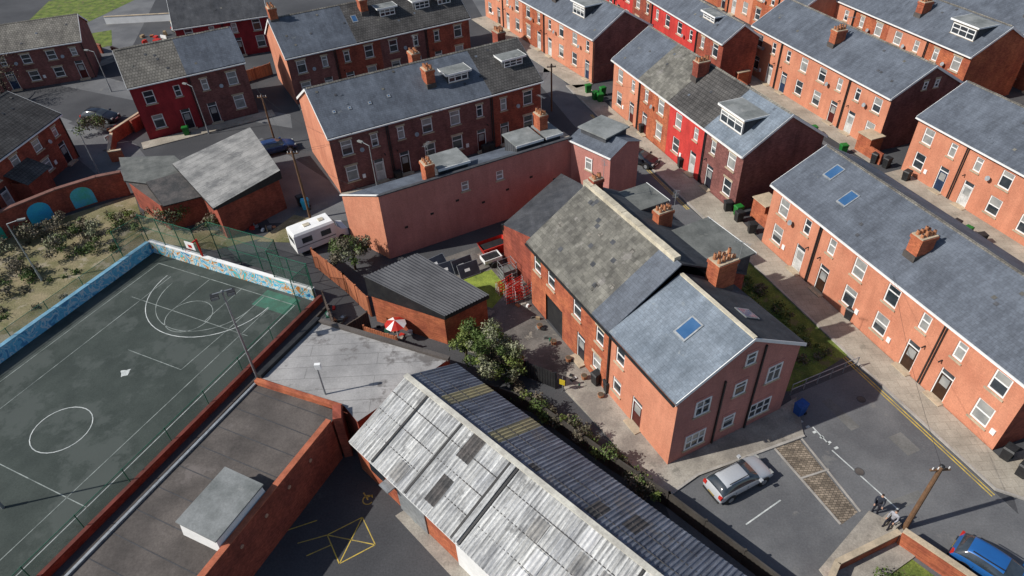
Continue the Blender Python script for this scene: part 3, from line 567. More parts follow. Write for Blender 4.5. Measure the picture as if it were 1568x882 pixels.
# ---------------------------------------------------------------- sports court
ca=math.atan2(-.895,-.445);o=Obj("sports_court",(-15.6,41.3),ca)
Wc,Lc=17.6,48
o.add('surface',[(0,-Wc,.01),(Lc,-Wc,.01),(Lc,0,.01),(0,0,.01)],[(0,1,2,3)],pitchm)
o.add('green_patch',[(.3,-4.6,.014),(2.2,-4.6,.014),(2.2,-1.2,.014),(.3,-1.2,.014)],[(0,1,2,3)],M("green_court_paint",(.055,.17,.12),(.05,.11,.08),1,lo=.3,hi=.6))
def ln(x0,y0,x1,y1,m=linem,w=.06): dash(o,'court_lines',(x0,y0),(x1,y1),w,m,.018)
def arc(cx,cy,r,a0,a1,m=linem,w=.06):
    n=28
    for i in range(n):
        t=a0+(a1-a0)*i/n;u=a0+(a1-a0)*(i+1)/n;V=[(cx+q*math.cos(v),cy+q*math.sin(v),.02) for q,v in ((r-w/2,t),(r+w/2,t),(r+w/2,u),(r-w/2,u))];o.add('court_arcs',V,[(0,1,2,3)],m)
pi=math.pi
ln(1.0,-1.3,Lc,-1.3);ln(1.0,-15.9,Lc,-15.9,linef);ln(1,-1.3,1,-15.9,linef);ln(1,-4.3,5.2,-4.3,linef);ln(5.2,-2.4,5.2,-14.5,linef);ln(9.8,-4.5,9.8,-9.8,linef);ln(9.8,-4.5,5.2,-4.3,linef)
arc(17,-7.9,1.9,0,2*pi);arc(2.6,-8.5,4.2,-pi/2,pi/2,linef);arc(5.2,-8.3,1.8,0,2*pi,linef);arc(2.0,-8.5,5.4,-pi/2,pi/2)
ln(1,-6.7,5.2,-6.7,linef);ln(1,-10.1,5.2,-10.1,linef);ln(20.5,-1.3,20.5,-15.9,linef);ln(2,-3,Lc,-3,linef);ln(2,-13.5,Lc,-13.5,linef)
ln(26,-6.7,30,-6.7);ln(26,-10.1,30,-10.1);ln(26,-6.7,26,-10.1);arc(29,-8.5,4.2,pi/2,1.5*pi)
V=[(11.6+.36*(1+.35*math.sin(3*t))*math.cos(t),-8.1+.3*(1+.3*math.cos(4*t+.5)+.2*math.sin(7*t))*math.sin(t),.022) for t in [2*pi*i/36 for i in range(36)]]
o.add('paint_splash',V,[tuple(range(36))],linem);o.done()
o=Obj("mural_wall",(-15.6,41.3),ca)
o.box('mural_end',-.25,0,-Wc,0,0,1.2,mural);o.box('coping',-.3,.05,-Wc,0,1.202,1.28,white)
o.box('mural_side',0,Lc,-Wc-.3,-Wc,0,1.1,muralb);o.box('coping',0,Lc,-Wc-.34,-Wc+.04,1.102,1.16,M("mural_coping",(.25,.5,.65),None,1));o.done()
o=Obj("brick_court_wall",(-15.6,41.3),ca);o.box('wall',-.3,Lc,.3,.5,0,.55,redbrick);o.box('coping',-.3,Lc,.27,.53,.552,.61,M("red_coping",(.22,.06,.045),(.13,.045,.035),1))
o.box('kerb',0,Lc,1.2,1.35,0,.2,feltdark);o.done()
o=Obj("court_mesh_fence",(-15.6,41.3),ca)
def fen(x0,y0,x1,y1,z0,z1,m,step=3,pr=.035,rails=2):
    o.add('mesh',[(x0,y0,z0),(x1,y1,z0),(x1,y1,z1),(x0,y0,z1)],[(0,1,2,3)],m)
    Ld=math.hypot(x1-x0,y1-y0);k=max(1,round(Ld/step))
    for i in range(k+1):
        x=x0+(x1-x0)*i/k;y=y0+(y1-y0)*i/k;o.cyl('posts',(x,y,0),(x,y,z1+.05),pr,pr,greenp,6)
    for j in range(rails):
        z=z0+(z1-z0)*(j+1)/rails;o.cyl('rails',(x0,y0,z),(x1,y1,z),.02,.02,greenp,5)
fen(-.12,-Wc-.1,-.12,-11.6,1.28,3.9,fenceg,2,.04,2);fen(-.12,-11.6,-1.5,-11.2,1.28,3.9,fenceg,2,.04);fen(-1.5,-11.2,-1.5,-4.2,0.3,3.9,fenceg,2,.04,3);fen(-1.5,-4.2,-.12,-3.8,.3,3.9,fenceg,2,.04,3);fen(-.12,-3.8,-.12,0,1.28,3.7,fenceg,2,.04,2)
fen(0,0,1.8,0,0,3.6,fenceg,2,.04);fen(-.12,-Wc-.1,2.4,-Wc-.4,1.2,3.7,fenceg,2,.04)
fen(1.8,0.1,Lc,.1,.1,1.7,fencem,3.2,.03,1);fen(0,-Wc-.45,Lc,-Wc-.45,1.1,1.9,fenceg,3.2,.03,1)
o.done()
o=Obj("basketball_hoop",(-15.6,41.3),ca);o.cyl('post',(-.1,-11.4,0),(-.1,-11.4,3.0),.08,.08,redp);o.box('arm',-.1,.6,-11.45,-11.35,2.9,3.0,redp);o.box('backboard',.6,.65,-11.9,-10.9,2.5,3.2,white);o.box('backboard_box',.651,.66,-11.6,-11.2,2.65,2.95,redp)
for i in range(12):
    t=i/12*2*pi;u=(i+1)/12*2*pi;o.cyl('hoop_ring',(.95+.23*math.cos(t),-11.4+.23*math.sin(t),2.6),(.95+.23*math.cos(u),-11.4+.23*math.sin(u),2.6),.015,.015,redp,5)
o.done()
# ---------------------------------------------------------------- walls / fences
o=Obj("mural_arch_wall");pts=[(-37.4,59.3),(-39.5,58.6),(-42.5,56.6),(-45.4,53.6),(-48,50),(-50.5,46),(-55,38)]
arcol=[bluep,M("green_mural_paint",(.08,.42,.3),(.1,.45,.6),.8),bluep,M("teal_mural_paint",(.04,.3,.35),(.05,.42,.2),.8),bluep,bluep]
for i,(a,b) in enumerate(zip(pts,pts[1:])):
    wallseg(o,'wall',a,b,.35,0,2.5,redbrick);wallseg(o,'coping',a,b,.5,2.502,2.62,M("wall_coping",(.2,.1,.08),None,1))
    A=Vector((*a,0));B=Vector((*b,0));d=(B-A).normalized();n=Vector((-d.y,d.x,0))
    if n.y>0: n=-n
    if n.x<0 and abs(n.x)>abs(n.y): n=-n
    c=(A+B)/2+n*.19;V=[]
    for t in [pi*j/10 for j in range(11)]: V.append(c+d*(1.0*math.cos(t))+Vector((0,0,1.2+.9*math.sin(t))))
    V=[c+d*1.0+Vector((0,0,.1))]+V+[c-d*1.0+Vector((0,0,.1))]
    if i>0: o.add('painted_arches',V,[tuple(range(len(V)))],arcol[i])
o.done()
def fence(name,pts,h,m,w=.08,step=2.4,post=None,gap=None):
    o=Obj(name)
    for a,b in zip(pts,pts[1:]):
        a=Vector(a);b=Vector(b);Ld=(b-a).length;k=max(1,round(Ld/step))
        if gap:
            kk=int(Ld/gap)
            for i in range(kk):
                p=a.lerp(b,i/kk);q=a.lerp(b,(i+.85)/kk);wallseg(o,'boards',p,q,w,0.02,h+random.uniform(-.03,.03),m)
        else: wallseg(o,'panels',a,b,w,0,h,m)
        for i in range(k+1):
            p=a.lerp(b,i/k);o.box('posts',p.x-.06,p.x+.06,p.y-.06,p.y+.06,0,h+.12,post or m)
    o.done()
fence("wooden_fence",[(-16.4,45.8),(-13.2,42.2),(-10.9,39.2)],1.9,woodf,gap=.16)
fdk=M("fence_dark",(.11,.085,.07),None,1)
fence("wooden_fence",[(-14.6,40.5),(-12.8,36.2)],1.6,fdk,gap=.18);fence("wooden_fence",[(-12.6,36.0),(-10.8,37.8)],1.7,fdk,gap=.18);fence("wooden_fence",[(-10.9,36.5),(-8.4,35.2)],1.5,woodf,gap=.2)
fence("palisade_fence",[(2.6,30.9),(-1,33.2)],1.5,black,.04,gap=.2)
fence("boundary_fence",[(-3.4,31.3),(.9,29.0),(5.3,24.4),(8.2,21.6),(13,16.2)],1.3,M("fence_dark2",(.065,.058,.05),None,1),.12)
fence("garden_fence",[(-46,108),(-44,100),(-36,99)],1.5,M("fence_pale",(.45,.42,.36),None,1),gap=.2);fence("garden_fence",[(-35,84),(-30,88)],1.5,woodf,gap=.2)
def bwall(pts,h,m=redbrick,w=.25):
    o=Obj("brick_wall")
    for a,b in zip(pts,pts[1:]): wallseg(o,'wall',a,b,w,0,h,m);wallseg(o,'coping',a,b,w+.08,h+.002,h+.09,stone if m is not redbrick else M("brick_coping",(.28,.12,.08),None,2))
    o.done()
bwall([(13,13.6),(16.0,17.3),(19.9,18.8)],.9,orange);bwall([(20.0,18.7),(21.9,16.4),(24.5,13)],1.2,orange)
bwall([(-43.5,70.5),(-42,66.2),(-40.8,66.5)],1.2,orange);bwall([(-41.5,77),(-43.6,70.6)],1.4,orange);bwall([(-39.8,79),(-42.3,73)],1.4)
for (O_,d_,n_) in (((29.6,47.6),(.304,-.952),4),((38.6,78.0),(.304,-.952),3),((20.8,74.5),(.328,-.945),4)):
    for i in range(n_):
        x=O_[0]+d_[0]*i*7.4+.6;y=O_[1]+d_[1]*i*7.4
        o=Obj("brick_outhouse",(x+2.2,y),math.atan2(d_[1],d_[0]));o.box('walls',0,1.6,0,1.5,0,2.2,orange);o.box('roof',-.1,1.7,-.1,1.6,2.202,2.32,stone if i%2 else slatedark)
        o.box('door',.4,1.1,-.03,-.003,0,1.9,dcols[i%5]);o.box('yard_wall',1.602,4.6,0,.22,0,1.3,redbrick);o.box('yard_wall',-2.6,-.002,0,.22,0,1.2,orange);o.done()
for (x,y,a) in ((11.6,86,-1.1),(21.5,50.0,-1.25),(8.8,88,-1.1),(27.2,77.8,-1.25),(24,73,-1.25),(35.2,60.6,-1.25)):
    o=Obj("brick_outhouse",(x,y),a);o.box('walls',0,1.7,0,1.5,0,1.9,orange);o.box('roof',-.1,1.8,-.1,1.6,1.902,2.0,stone);o.box('yard_wall',1.702,3.4,0,.2,0,1.2,orange);o.done()
for p in ([(-55,98),(-47,92),(-43,91)],[(-50,108),(-45,100)],[(-66,105),(-57,99)]): bwall(p,1.2,white if p[0][0]==-50 else redbrick)
bwall([(-62,112),(-50,112),(-48,104)],1.1,white)
o=Obj("guard_rail")
a=Vector((17.9,29.3));b=Vector((23.1,31.4))
for i in range(6): p=a.lerp(b,i/5);o.cyl('posts',(p.x,p.y,0),(p.x,p.y,1.0),.035,.035,metal,6)
for z in (.5,1.0): o.cyl('rails',(*a,z),(*b,z),.03,.03,metal,6)
o.done()
# ---------------------------------------------------------------- poles
def lamp(x,y,h,a,name="street_lamp"):
    o=Obj(name,(x,y),a);o.cyl('base',(0,0,0),(0,0,1.1),.1,.09,metal);o.cyl('column',(0,0,1.1),(0,0,h),.06,.045,metal);o.cyl('arm',(0,0,h),(.9,0,h+.15),.035,.03,metal,6);o.box('lantern',.8,1.4,-.12,.12,h+.08,h+.2,felt);o.done()
lamp(-33.4,71.7,5.6,2.6);lamp(-39.6,45.9,5.8,.3);lamp(-12.3,56.3,5.5,2.5);lamp(-42.6,64.0,4.6,2.8);lamp(-50,85,5.2,2.8);lamp(-31.0,23.8,6,.3)
o=Obj("floodlight_pole",(-18.2,33.3),.4);o.cyl('column',(0,0,0),(0,0,8.1),.09,.055,metal);o.cyl('crossbar',(-.6,0,8.0),(.6,0,8.0),.04,.04,metal,6)
for x in (-.5,.5): o.box('floodlight',x-.25,x+.25,-.35,.1,7.75,8.0,black);o.box('floodlight_face',x-.22,x+.22,-.37,-.352,7.78,7.97,glass2)
o.done()
def tpole(x,y,h,r=.13,wires=()):
    o=Obj("utility_pole",(x,y));o.cyl('pole',(0,0,0),(0,0,h),r,r*.75,wood);o.box('crossarm',-.5,.5,-.05,.05,h-.35,h-.25,wood);o.cyl('cap',(0,0,h),(0,0,h+.06),r*.9,r*.5,black)
    for k in range(4): o.cyl('insulators',(-.4+.27*k,0,h-.25),(-.4+.27*k,0,h-.1),.03,.03,white,6)
    for (wx,wy,wz) in wires:
        p0=Vector((0,0,h-.1));p1=Vector((wx-x,wy-y,wz));pr=p0
        for i in range(1,9):
            q=p0.lerp(p1,i/8);q.z-=math.sin(pi*i/8)*.5;o.cyl('wires',pr,q,.008,.008,black,4,False);pr=q
    o.done()
tpole(20.8,19.5,5.7,.15,[(25,34,5.9)]);tpole(-18.3,53.2,7.1,.12,[(-14,58,6.0),(-6,62,6.0),(-26,70,6.2),(-10,46.5,6.2)]);tpole(5.6,72.9,5.5,.11,[(4,67.5,6),(13,72,5.9),(15,64,5.9)]);tpole(-25.0,68.2,5.8,.11,[(-28.8,76,6.3),(-18.3,53.2,6.8),(-16,57.5,6)])
tpole(17.0,75.5,6,.1)
o=Obj("antenna_pole",(-11.9,28.6,3.2));o.cyl('pole',(0,0,0),(0,0,2.6),.06,.05,metal);o.box('bracket',-.1,.25,-.1,.1,2.3,2.7,white);o.done()
# ---------------------------------------------------------------- vehicles
def car(name,x,y,a,paint,dark=False,S=1.0):
    o=Obj(name,(x,y,0.008),a);o.e.scale=(S,S,S)
    st=[(2.1,.5,.56,.55,.78),(2.0,.64,.72,.66,.85),(1.25,.86,.95,.70,.88),(.95,.92,1.0,.70,.88),(.25,.95,1.40,.58,.88),(-.85,.97,1.46,.57,.88),(-1.55,.98,1.40,.54,.88),(-1.98,.93,1.0,.64,.85),(-2.1,.55,.62,.6,.8)]
    V=[];F=[[],[]]
    for (X,zb,zt,wt,w) in st:
        V+=[(X,-w*.92,.24),(X,-w,.45),(X,-w,zb*.82),(X,-w*.96,zb),(X,-wt,zt),(X,-wt*.6,zt+.03),(X,wt*.6,zt+.03),(X,wt,zt),(X,w*.96,zb),(X,w,zb*.82),(X,w,.45),(X,w*.92,.24)]
    K=12
    for i in range(len(st)-1):
        for j in range(K):
            f=(i*K+j,i*K+(j+1)%K,(i+1)*K+(j+1)%K,(i+1)*K+j)
            gl=(j in (3,7) and 3<=i<=6) or (j in (4,5,6) and i in (3,6))
            F[1 if gl else 0].append(f)
    F[0]+= [tuple(range(K)),tuple(range(8*K,9*K))]
    o.add('bodywork',V,F[0],paint)
    d=o.p['bodywork'];d['mats'].append(glass)
    for f in F[1]: d['f'].append(list(f));d['mi'].append(1)
    for sx in (1.3,-1.28):
        for sy in (-1,1):
            o.cyl('tyres',(sx,sy*.68,.32),(sx,sy*.9,.32),.32,.32,black,16);o.cyl('wheel_hubs',(sx,sy*.9,.32),(sx,sy*.915,.32),.2,.19,metal,10)
            o.cyl('wheel_arches',(sx,sy*.70,.36),(sx,sy*.887,.36),.4,.4,black,16)
    for sy in (-1,1):
        o.box('headlights',1.9,2.07,sy*.62-.16,sy*.62+.16,.56,.7,glass2);o.box('tail_lights',-2.08,-1.95,sy*.68-.12,sy*.68+.12,.68,.92,redp)
        o.box('mirrors',.72,.9,sy*.98-.1,sy*.98+.1,.93,1.08,paint);o.box('roof_rails',-1.3,.15,sy*.53-.02,sy*.53+.02,1.46,1.5,black)
        o.box('door_trim',-1.0,.9,sy*.885-.006,sy*.885+.006,.5,.54,black)
        for xx in (-.95,-.05,.85): o.box('door_gaps',xx-.01,xx+.01,sy*.875-.008,sy*.875+.008,.35,.85,black)
    o.box('number_plate',2.1,2.12,-.26,.26,.4,.5,white);o.box('number_plate',-2.12,-2.1,-.26,.26,.5,.6,yel)
    o.box('bumper',-2.13,-2.03,-.7,.7,.3,.45,black);o.box('grille',2.04,2.11,-.4,.4,.5,.6,black)
    o.done()
    for c in o.e.children:
        if c.name.startswith('bodywork'):
            m=c.modifiers.new("s","SUBSURF");m.levels=2;m.render_levels=2
            c.data.polygons.foreach_set("use_smooth",[True]*len(c.data.polygons))
silver=M("silver_car_paint",(.5,.52,.54),(.48,.5,.52),1,rough=.3,spec=.6,metal=.25,fine=.02,bump=0)
bluec=M("blue_car_paint",(.02,.12,.36),(.02,.11,.33),1,rough=.25,spec=.7,metal=.2,fine=.02,bump=0)
darkc=M("dark_car_paint",(.012,.013,.02),None,1,rough=.2,spec=.7,fine=.02,bump=0)
car("parked_car",12.55,22.85,math.atan2(1.75,3.7),silver,S=.95)
car("parked_car",24.0,16.6,math.atan2(-.75,.66),bluec)
car("parked_car",13.4,60.3,math.atan2(-.65,.75),darkc,S=.95)
car("parked_car",-24.5,66.5,.46,M("blue_car_paint2",(.03,.06,.16),None,1,rough=.25,fine=.02,bump=0))
car("parked_car",-47.5,107,.8,silver);car("parked_car",-43.5,116,.4,M("white_car_paint",(.7,.7,.7),None,1,rough=.3,fine=.02,bump=0))
car("parked_car",-47.6,76.6,-.2,darkc)
o=Obj("camper_van",(-16.8,49.2),math.atan2(2.6,4.0));o.e.scale=(.9,.9,.9)
x0,x1,z0=-2.4,1.7,.4
V=[(x0,-1.0,z0),(x1,-1.0,z0),(x1,1.0,z0),(x0,1.0,z0),(x0,-1.0,2.3),(x1,-1.0,2.3),(x1,1.0,2.3),(x0,1.0,2.3),(x0+.12,-.85,2.5),(x1-.12,-.85,2.5),(x1-.12,.85,2.5),(x0+.12,.85,2.5)]
o.add('body',V,[(0,1,5,4),(1,2,6,5),(2,3,7,6),(3,0,4,7),(4,5,9,8),(5,6,10,9),(6,7,11,10),(7,4,8,11),(8,9,10,11)],white)
V=[(1.7,-.95,.4),(2.9,-.9,.4),(2.9,.9,.4),(1.7,.95,.4),(1.7,-.95,2.0),(2.9,-.85,1.05),(2.9,.85,1.05),(1.7,.95,2.0),(2.3,-.9,1.25),(2.3,.9,1.25)]
o.add('cab',V,[(0,1,5,8,4),(3,2,6,9,7),(1,2,6,5),(5,6,9,8)],white);o.add('windscreen',V,[(8,9,7,4)],glass)
for s in (-1,1):
    o.box('side_windows',-1.7,-.7,s*1.0-.01,s*1.0+.01,1.3,1.9,glass);o.box('side_windows',.2,1.2,s*1.0-.01,s*1.0+.01,1.3,1.9,glass)
    for x in (-1.4,2.1): o.cyl('wheels',(x,s*.75,.36),(x,s*.98,.36),.36,.36,black,14)
    o.box('side_stripe',-2.3,1.6,s*1.0-.006,s*1.0+.006,.95,1.05,felt)
o.box('roof_vents',-1,-.4,-.25,.25,2.5,2.58,stonecop);o.box('roof_vents',.5,1.0,-.25,.25,2.5,2.58,stonecop);o.box('rear_window',-2.41,-2.401,-.7,.7,1.3,1.85,glass);o.done()
# ---------------------------------------------------------------- bins and yard things
def wbin(x,y,m,a=0):
    o=Obj("wheelie_bin",(x,y),a);V=[(-.24,-.27,.06),(.24,-.27,.06),(.24,.27,.06),(-.24,.27,.06),(-.29,-.34,.98),(.29,-.34,.98),(.29,.34,.98),(-.29,.34,.98)]
    o.add('body',V,[(0,1,5,4),(1,2,6,5),(2,3,7,6),(3,0,4,7),(0,1,2,3)],m);V=[(-.31,-.38,.99),(.31,-.38,.99),(.31,.36,1.02),(-.31,.36,1.02),(-.27,-.3,1.08),(.27,-.3,1.08),(.27,.3,1.1),(-.27,.3,1.1)]
    o.add('lid',V,[(0,1,5,4),(1,2,6,5),(2,3,7,6),(3,0,4,7),(4,5,6,7)],m);o.cyl('handle',(-.25,.42,.97),(.25,.42,.97),.02,.02,m,6)
    for s in (-.27,.27): o.cyl('wheels',(s-.03,.3,.12),(s+.03,.3,.12),.12,.12,black,10)
    o.done()
for (x,y,m) in ((19.7,50.9,black),(20.2,49.2,black),(20.8,47.4,black),(20.4,50.1,greenbin),(10.9,75.2,greenbin),(11.4,74.6,greenbin),(11.9,76.3,greenbin),(10.3,77.2,greenbin),(9.9,84.5,greenbin),
  (28.7,23.6,black),(28.9,22.4,black),(29.5,22.7,black),(30.2,22.9,black),(30.6,22.1,black),(37.4,54.4,black),(36.7,56.9,black),(36.0,57.9,black),(32.2,64,greenbin),(33.7,59.9,greenbin),(38.0,45.2,greenbin),(37.6,46.2,black),(38.6,44.2,black),
  (6.1,30.4,black),(5.4,31.2,black),(-10.6,59.2,black),(-2.0,63.6,black),(-1.4,64,black),(-35.8,71.6,greenbin),(-19.0,54.9,bluep),(-19.6,55.6,black),(31.0,66.2,black),(27.0,33.8,black),(17.9,27.7,M("blue_bin_plastic",(.02,.08,.3),None,2,rough=.5)),(-6,80,black),(24.6,36.2,black),(14.8,66.4,black),(17.3,58.9,black)):
    wbin(x,y,m,random.uniform(-1.6,-.9))
pan=M("display_panel_dark",(.02,.022,.03),(.03,.033,.045),2,rough=.3,spec=.5,fine=.05,bump=0)
def panel(x,y,z,a,tilt,w=1.0,l=1.7):
    o=Obj("stored_dark_panel",(x,y,z),a);F=lambda p,q,r:(p,q*math.cos(tilt)-r*math.sin(tilt),q*math.sin(tilt)+r*math.cos(tilt))
    o.box('frame',-l/2,l/2,0,w,0,.05,metal,F);o.box('face',-l/2+.04,l/2-.04,.04,w-.04,.051,.056,pan,F)
    o.box('label',-l*.2,l*.05,w*.4,w*.6,.057,.06,white,F);o.box('prop',-.03,.03,w*.7,w*.74,-.9*w*tilt,0,metal,F)
    o.done()
for (x,y,z,a,t) in ((-3.3,43.4,.05,.45,.95),(-3.8,44.1,.05,.5,1.0),(-5.1,43.6,.05,.4,.9),(-5.9,44.5,.05,.6,.7)): panel(x,y,z,a,t,1.2,1.8)
o=Obj("red_skip",(-1.4,46.6),.45);V=[(-.9,-.5,0),(.9,-.5,0),(.9,.5,0),(-.9,.5,0),(-1.2,-.7,1.0),(1.2,-.7,1.0),(1.2,.7,1.0),(-1.2,.7,1.0)]
o.add('body',V,[(0,1,5,4),(1,2,6,5),(2,3,7,6),(3,0,4,7),(0,1,2,3)],redp);o.box('rim',-1.24,1.24,-.74,-.66,.96,1.05,redp);o.box('rubbish',-1.0,1.0,-.5,.5,.5,.8,black);o.done()
o=Obj("small_trailer",(-1.6,45.0),.45);o.box('bed',-.8,.8,-.5,.5,.45,.55,metal);o.box('sides',-.8,-.75,-.5,.5,.55,.85,white);o.box('sides',.75,.8,-.5,.5,.55,.85,white);o.box('sides',-.75,.75,-.5,-.45,.55,.85,white);o.box('sides',-.75,.75,.45,.5,.55,.85,white);o.box('load',-.7,.7,-.42,.42,.56,.75,black)
for s in (-.6,.6): o.cyl('wheels',(0,s-.08,.28),(0,s+.08,.28),.28,.28,black,12)
o.cyl('drawbar',(.8,0,.45),(1.6,0,.4),.03,.03,metal,6);o.done()
o=Obj("stacked_red_barriers",(.0,41.0),.6)
for i in range(9):
    aa=random.uniform(-.6,.6);lx=random.uniform(-.4,.4);ly=-1.1+i*.24
    for z in (.2,.5,.8,1.1): o.cyl('bars',(lx-.8,ly,z),(lx+.8,ly+aa*.5,z+aa*.3),.028,.028,redp,5)
    for k in range(7): x=-.8+k*.27;o.cyl('uprights',(lx+x,ly+aa*.5*(x+.8)/1.6,.1),(lx+x,ly+aa*.5*(x+.8)/1.6,1.15+aa*.3),.02,.02,redp if k%3 else white,5)
o.done()
o=Obj("wire_cage",(-.3,43.0),.45)
for x in (-.6,.6):
    for y in (-.5,.5): o.cyl('posts',(x,y,0),(x,y,1.7),.03,.03,metal,5)
for z in (.3,.7,1.1,1.65):
    for y in (-.5,.5): o.cyl('bars',(-.6,y,z),(.6,y,z),.02,.02,metal,5)
    for x in (-.6,.6): o.cyl('bars',(x,-.5,z),(x,.5,z),.02,.02,metal,5)
o.box('contents',-.5,.5,-.4,.4,.1,1.0,feltmid);o.done()
o=Obj("garden_parasol",(-8.6,36.6));o.cyl('pole',(0,0,0),(0,0,1.7),.03,.03,white,6)
for i in range(10):
    t=2*pi*i/10;u=2*pi*(i+1)/10;o.add('canopy',[(0,0,1.85),(.8*math.cos(t),.8*math.sin(t),1.45),(.8*math.cos(u),.8*math.sin(u),1.45)],[(0,1,2)],redp if i%3 else white)
o.done()
for (x,y) in ((.5,33.4),(.0,34.3)):
    o=Obj("traffic_cone",(x,y));o.box('base',-.2,.2,-.2,.2,0,.05,redp);o.cyl('cone',(0,0,.05),(0,0,.7),.15,.04,redp,12);o.cyl('band',(0,0,.3),(0,0,.45),.113,.085,white,12);o.done()
o=Obj("yellow_gate_sign",(3.0,30.6),-.5);o.box('board',-.2,.2,-.02,.02,.7,1.15,M("yellow_sign",(.6,.45,.03),None,1));o.box('frame',-.23,.23,.022,.05,.67,1.18,black);o.cyl('post',(0,.06,0),(0,.06,1.4),.03,.03,metal,6);o.done()
for k in range(5):
    o=Obj("planter_pot",(1.9+k*.9,36.9-k*1.75));o.cyl('pot',(0,0,0),(0,0,.35),.16,.22,terra,10);o.cyl('soil',(0,0,.35),(0,0,.36),.2,.2,bark,10);o.done()
cm=[feltmid,felt,woodf,black,black,corrd,terra,conc,metal,M("pallet_wood",(.30,.22,.13),None,2),M("tarp_green",(.03,.12,.08),None,2),redp,white]
def clutter(cx,cy,rx,ry,n,a=0,big=.5):
    o=Obj("yard_clutter",(cx,cy,.01),a)
    for i in range(n):
        x,y=random.uniform(-rx,rx),random.uniform(-ry,ry);w,l,h=random.uniform(.08,big),random.uniform(.12,big*1.4),random.uniform(.05,big*.8);t=random.uniform(0,3);c,s=math.cos(t),math.sin(t);k=random.uniform(.75,1)
        F=lambda p,q,r:(x+(p*c-q*s)*(1-(1-k)*r/h),y+(p*s+q*c)*(1-(1-k)*r/h),r+.1*p)
        o.box('junk_items',-w/2,w/2,-l/2,l/2,0,h,random.choice(cm),F)
    o.done()
clutter(1.6,37.6,.35,2.4,10,.43,.35);clutter(-6.5,42.8,2.2,.5,10,.45,.4);clutter(-9,37.2,1.6,.4,9,-.4,.4);clutter(-13.4,38.8,.6,2.4,14,.5,.4);clutter(2.6,49.2,2.2,.7,8,.45);clutter(32.5,41,1.0,6,26,.3,.6);clutter(42,70,1,6,20,.3,.6)
clutter(-22.3,51.9,1.2,.5,8);clutter(-50,102,4,4,34,0,.9);clutter(-40,86,3,2,20,.4,.8);clutter(27.5,67,1.0,6,22,.3,.6);clutter(-44.6,73,.9,2.2,12,.2,.6);clutter(30.2,31,.8,4,14,.3,.5);clutter(4.0,31.4,.5,.7,5,0,.3)
# ---------------------------------------------------------------- vegetation
def leaves(name,clumps,n,size,mats,trunk=None,limbs=True):
    o=Obj(name)
    if trunk:
        x,y,h,r=trunk;o.cyl('trunk',(x,y,0),(x+.1,y,h),r,r*.6,bark,8)
        if limbs:
            for c in clumps[::2]: o.cyl('limbs',(x+.1,y,h*.8),(c[0],c[1],c[2]),r*.45,r*.12,bark,5)
    tot=sum(c[3]**2 for c in clumps)
    for ci,c in enumerate(clumps):
        k=max(6,int(n*c[3]**2/tot));u=np.random.normal(size=(k,3));u/=np.linalg.norm(u,axis=1)[:,None]
        rr=c[3]*(np.random.uniform(.1,1.5,k)**.6)[:,None];P=u*rr*np.array([1,1,.8])+np.array(c[:3]);P[:,2]=np.maximum(P[:,2],.05)
        a=np.random.normal(size=(k,3));a/=np.linalg.norm(a,axis=1)[:,None];b=np.cross(a,u+.3*np.random.normal(size=(k,3)));b/=np.linalg.norm(b,axis=1)[:,None]
        s=(size*np.random.uniform(.5,1.4,k))[:,None];V=np.stack([P-a*s,P-b*s*.55,P+a*s,P+b*s*.55],1).reshape(-1,3)
        o.add('foliage',V.tolist(),[(4*i,4*i+1,4*i+2,4*i+3) for i in range(k)],mats[ci%len(mats)])
    o.done()
def blob(cx,cy,cz,R,H_,n,r0,r1):
    out=[]
    for i in range(n):
        t=random.uniform(0,2*pi);q=math.sqrt(random.random())*R;z=cz+random.uniform(-.5,.5)*H_*(1-.5*q/R);out.append((cx+q*math.cos(t),cy+q*math.sin(t),z,random.uniform(r0,r1)))
    return out
leaf2=M("foliage_light",(.12,.165,.035),(.17,.20,.06),1.6,rough=.6,fine=.5,bump=0)
leaf3=M("foliage_blossom",(.27,.27,.18),(.12,.14,.06),2,rough=.7,fine=.5,bump=0)
leaves("broadleaf_tree",blob(-1.6,32.6,2.3,1.7,3.0,34,.2,.65)+blob(-.6,31.7,1.3,1.0,1.2,8,.2,.45),9000,.085,[leafm,leaf3,leafm,leaf3,leaf2],(-1.8,32.5,2.0,.16))
leaves("broadleaf_tree",blob(-3.5,34.0,2.0,1.2,2.2,20,.2,.55),4200,.085,[leaf2,leafm,leaf2],(-3.5,33.9,1.8,.12))
leaves("broadleaf_tree",blob(-12.9,45.2,1.9,1.7,2.0,26,.2,.6),4500,.09,[leafm,leafd,leaf3],(-13,45.2,1.6,.12))
leaves("shrub",blob(-26.5,52.6,1.2,1.6,1.2,14,.3,.7),2500,.10,[leaf3,leafm,leafd]);leaves("shrub",blob(-30.5,53.2,1.4,1.6,1.6,14,.3,.7),2500,.10,[leafd,leaf3,leafm])
leaves("shrub",blob(-38.3,50.2,.9,2.6,1.4,20,.3,.7),3200,.10,[leafd,leafm,leafd,leaf3]);leaves("shrub",blob(-42.5,45.5,.8,2.6,1.4,18,.3,.7),2600,.10,[leafd,leafm,leafd])
leaves("shrub",blob(-35.5,53.8,.6,2.2,.8,14,.25,.5),1500,.10,[leaf2,leafm,leafd]);leaves("shrub",blob(-41,52.5,.8,2.4,1.4,16,.3,.7),2200,.10,[leafd,leafm,leafd]);leaves("shrub",blob(-44.5,51.0,.8,2.2,1.4,14,.3,.7),1800,.10,[leafd,leafd,leaf3])
cl=[(random.uniform(-45,-34.5),random.uniform(38,56),.08,random.uniform(.15,.45)) for i in range(50)]
cl=[c for c in cl if c[0]<-38.3+(c[1]-36.5)*.47]
leaves("rough_weeds",cl,2600,.09,[leafm,leafd,leafd])
cl=[]
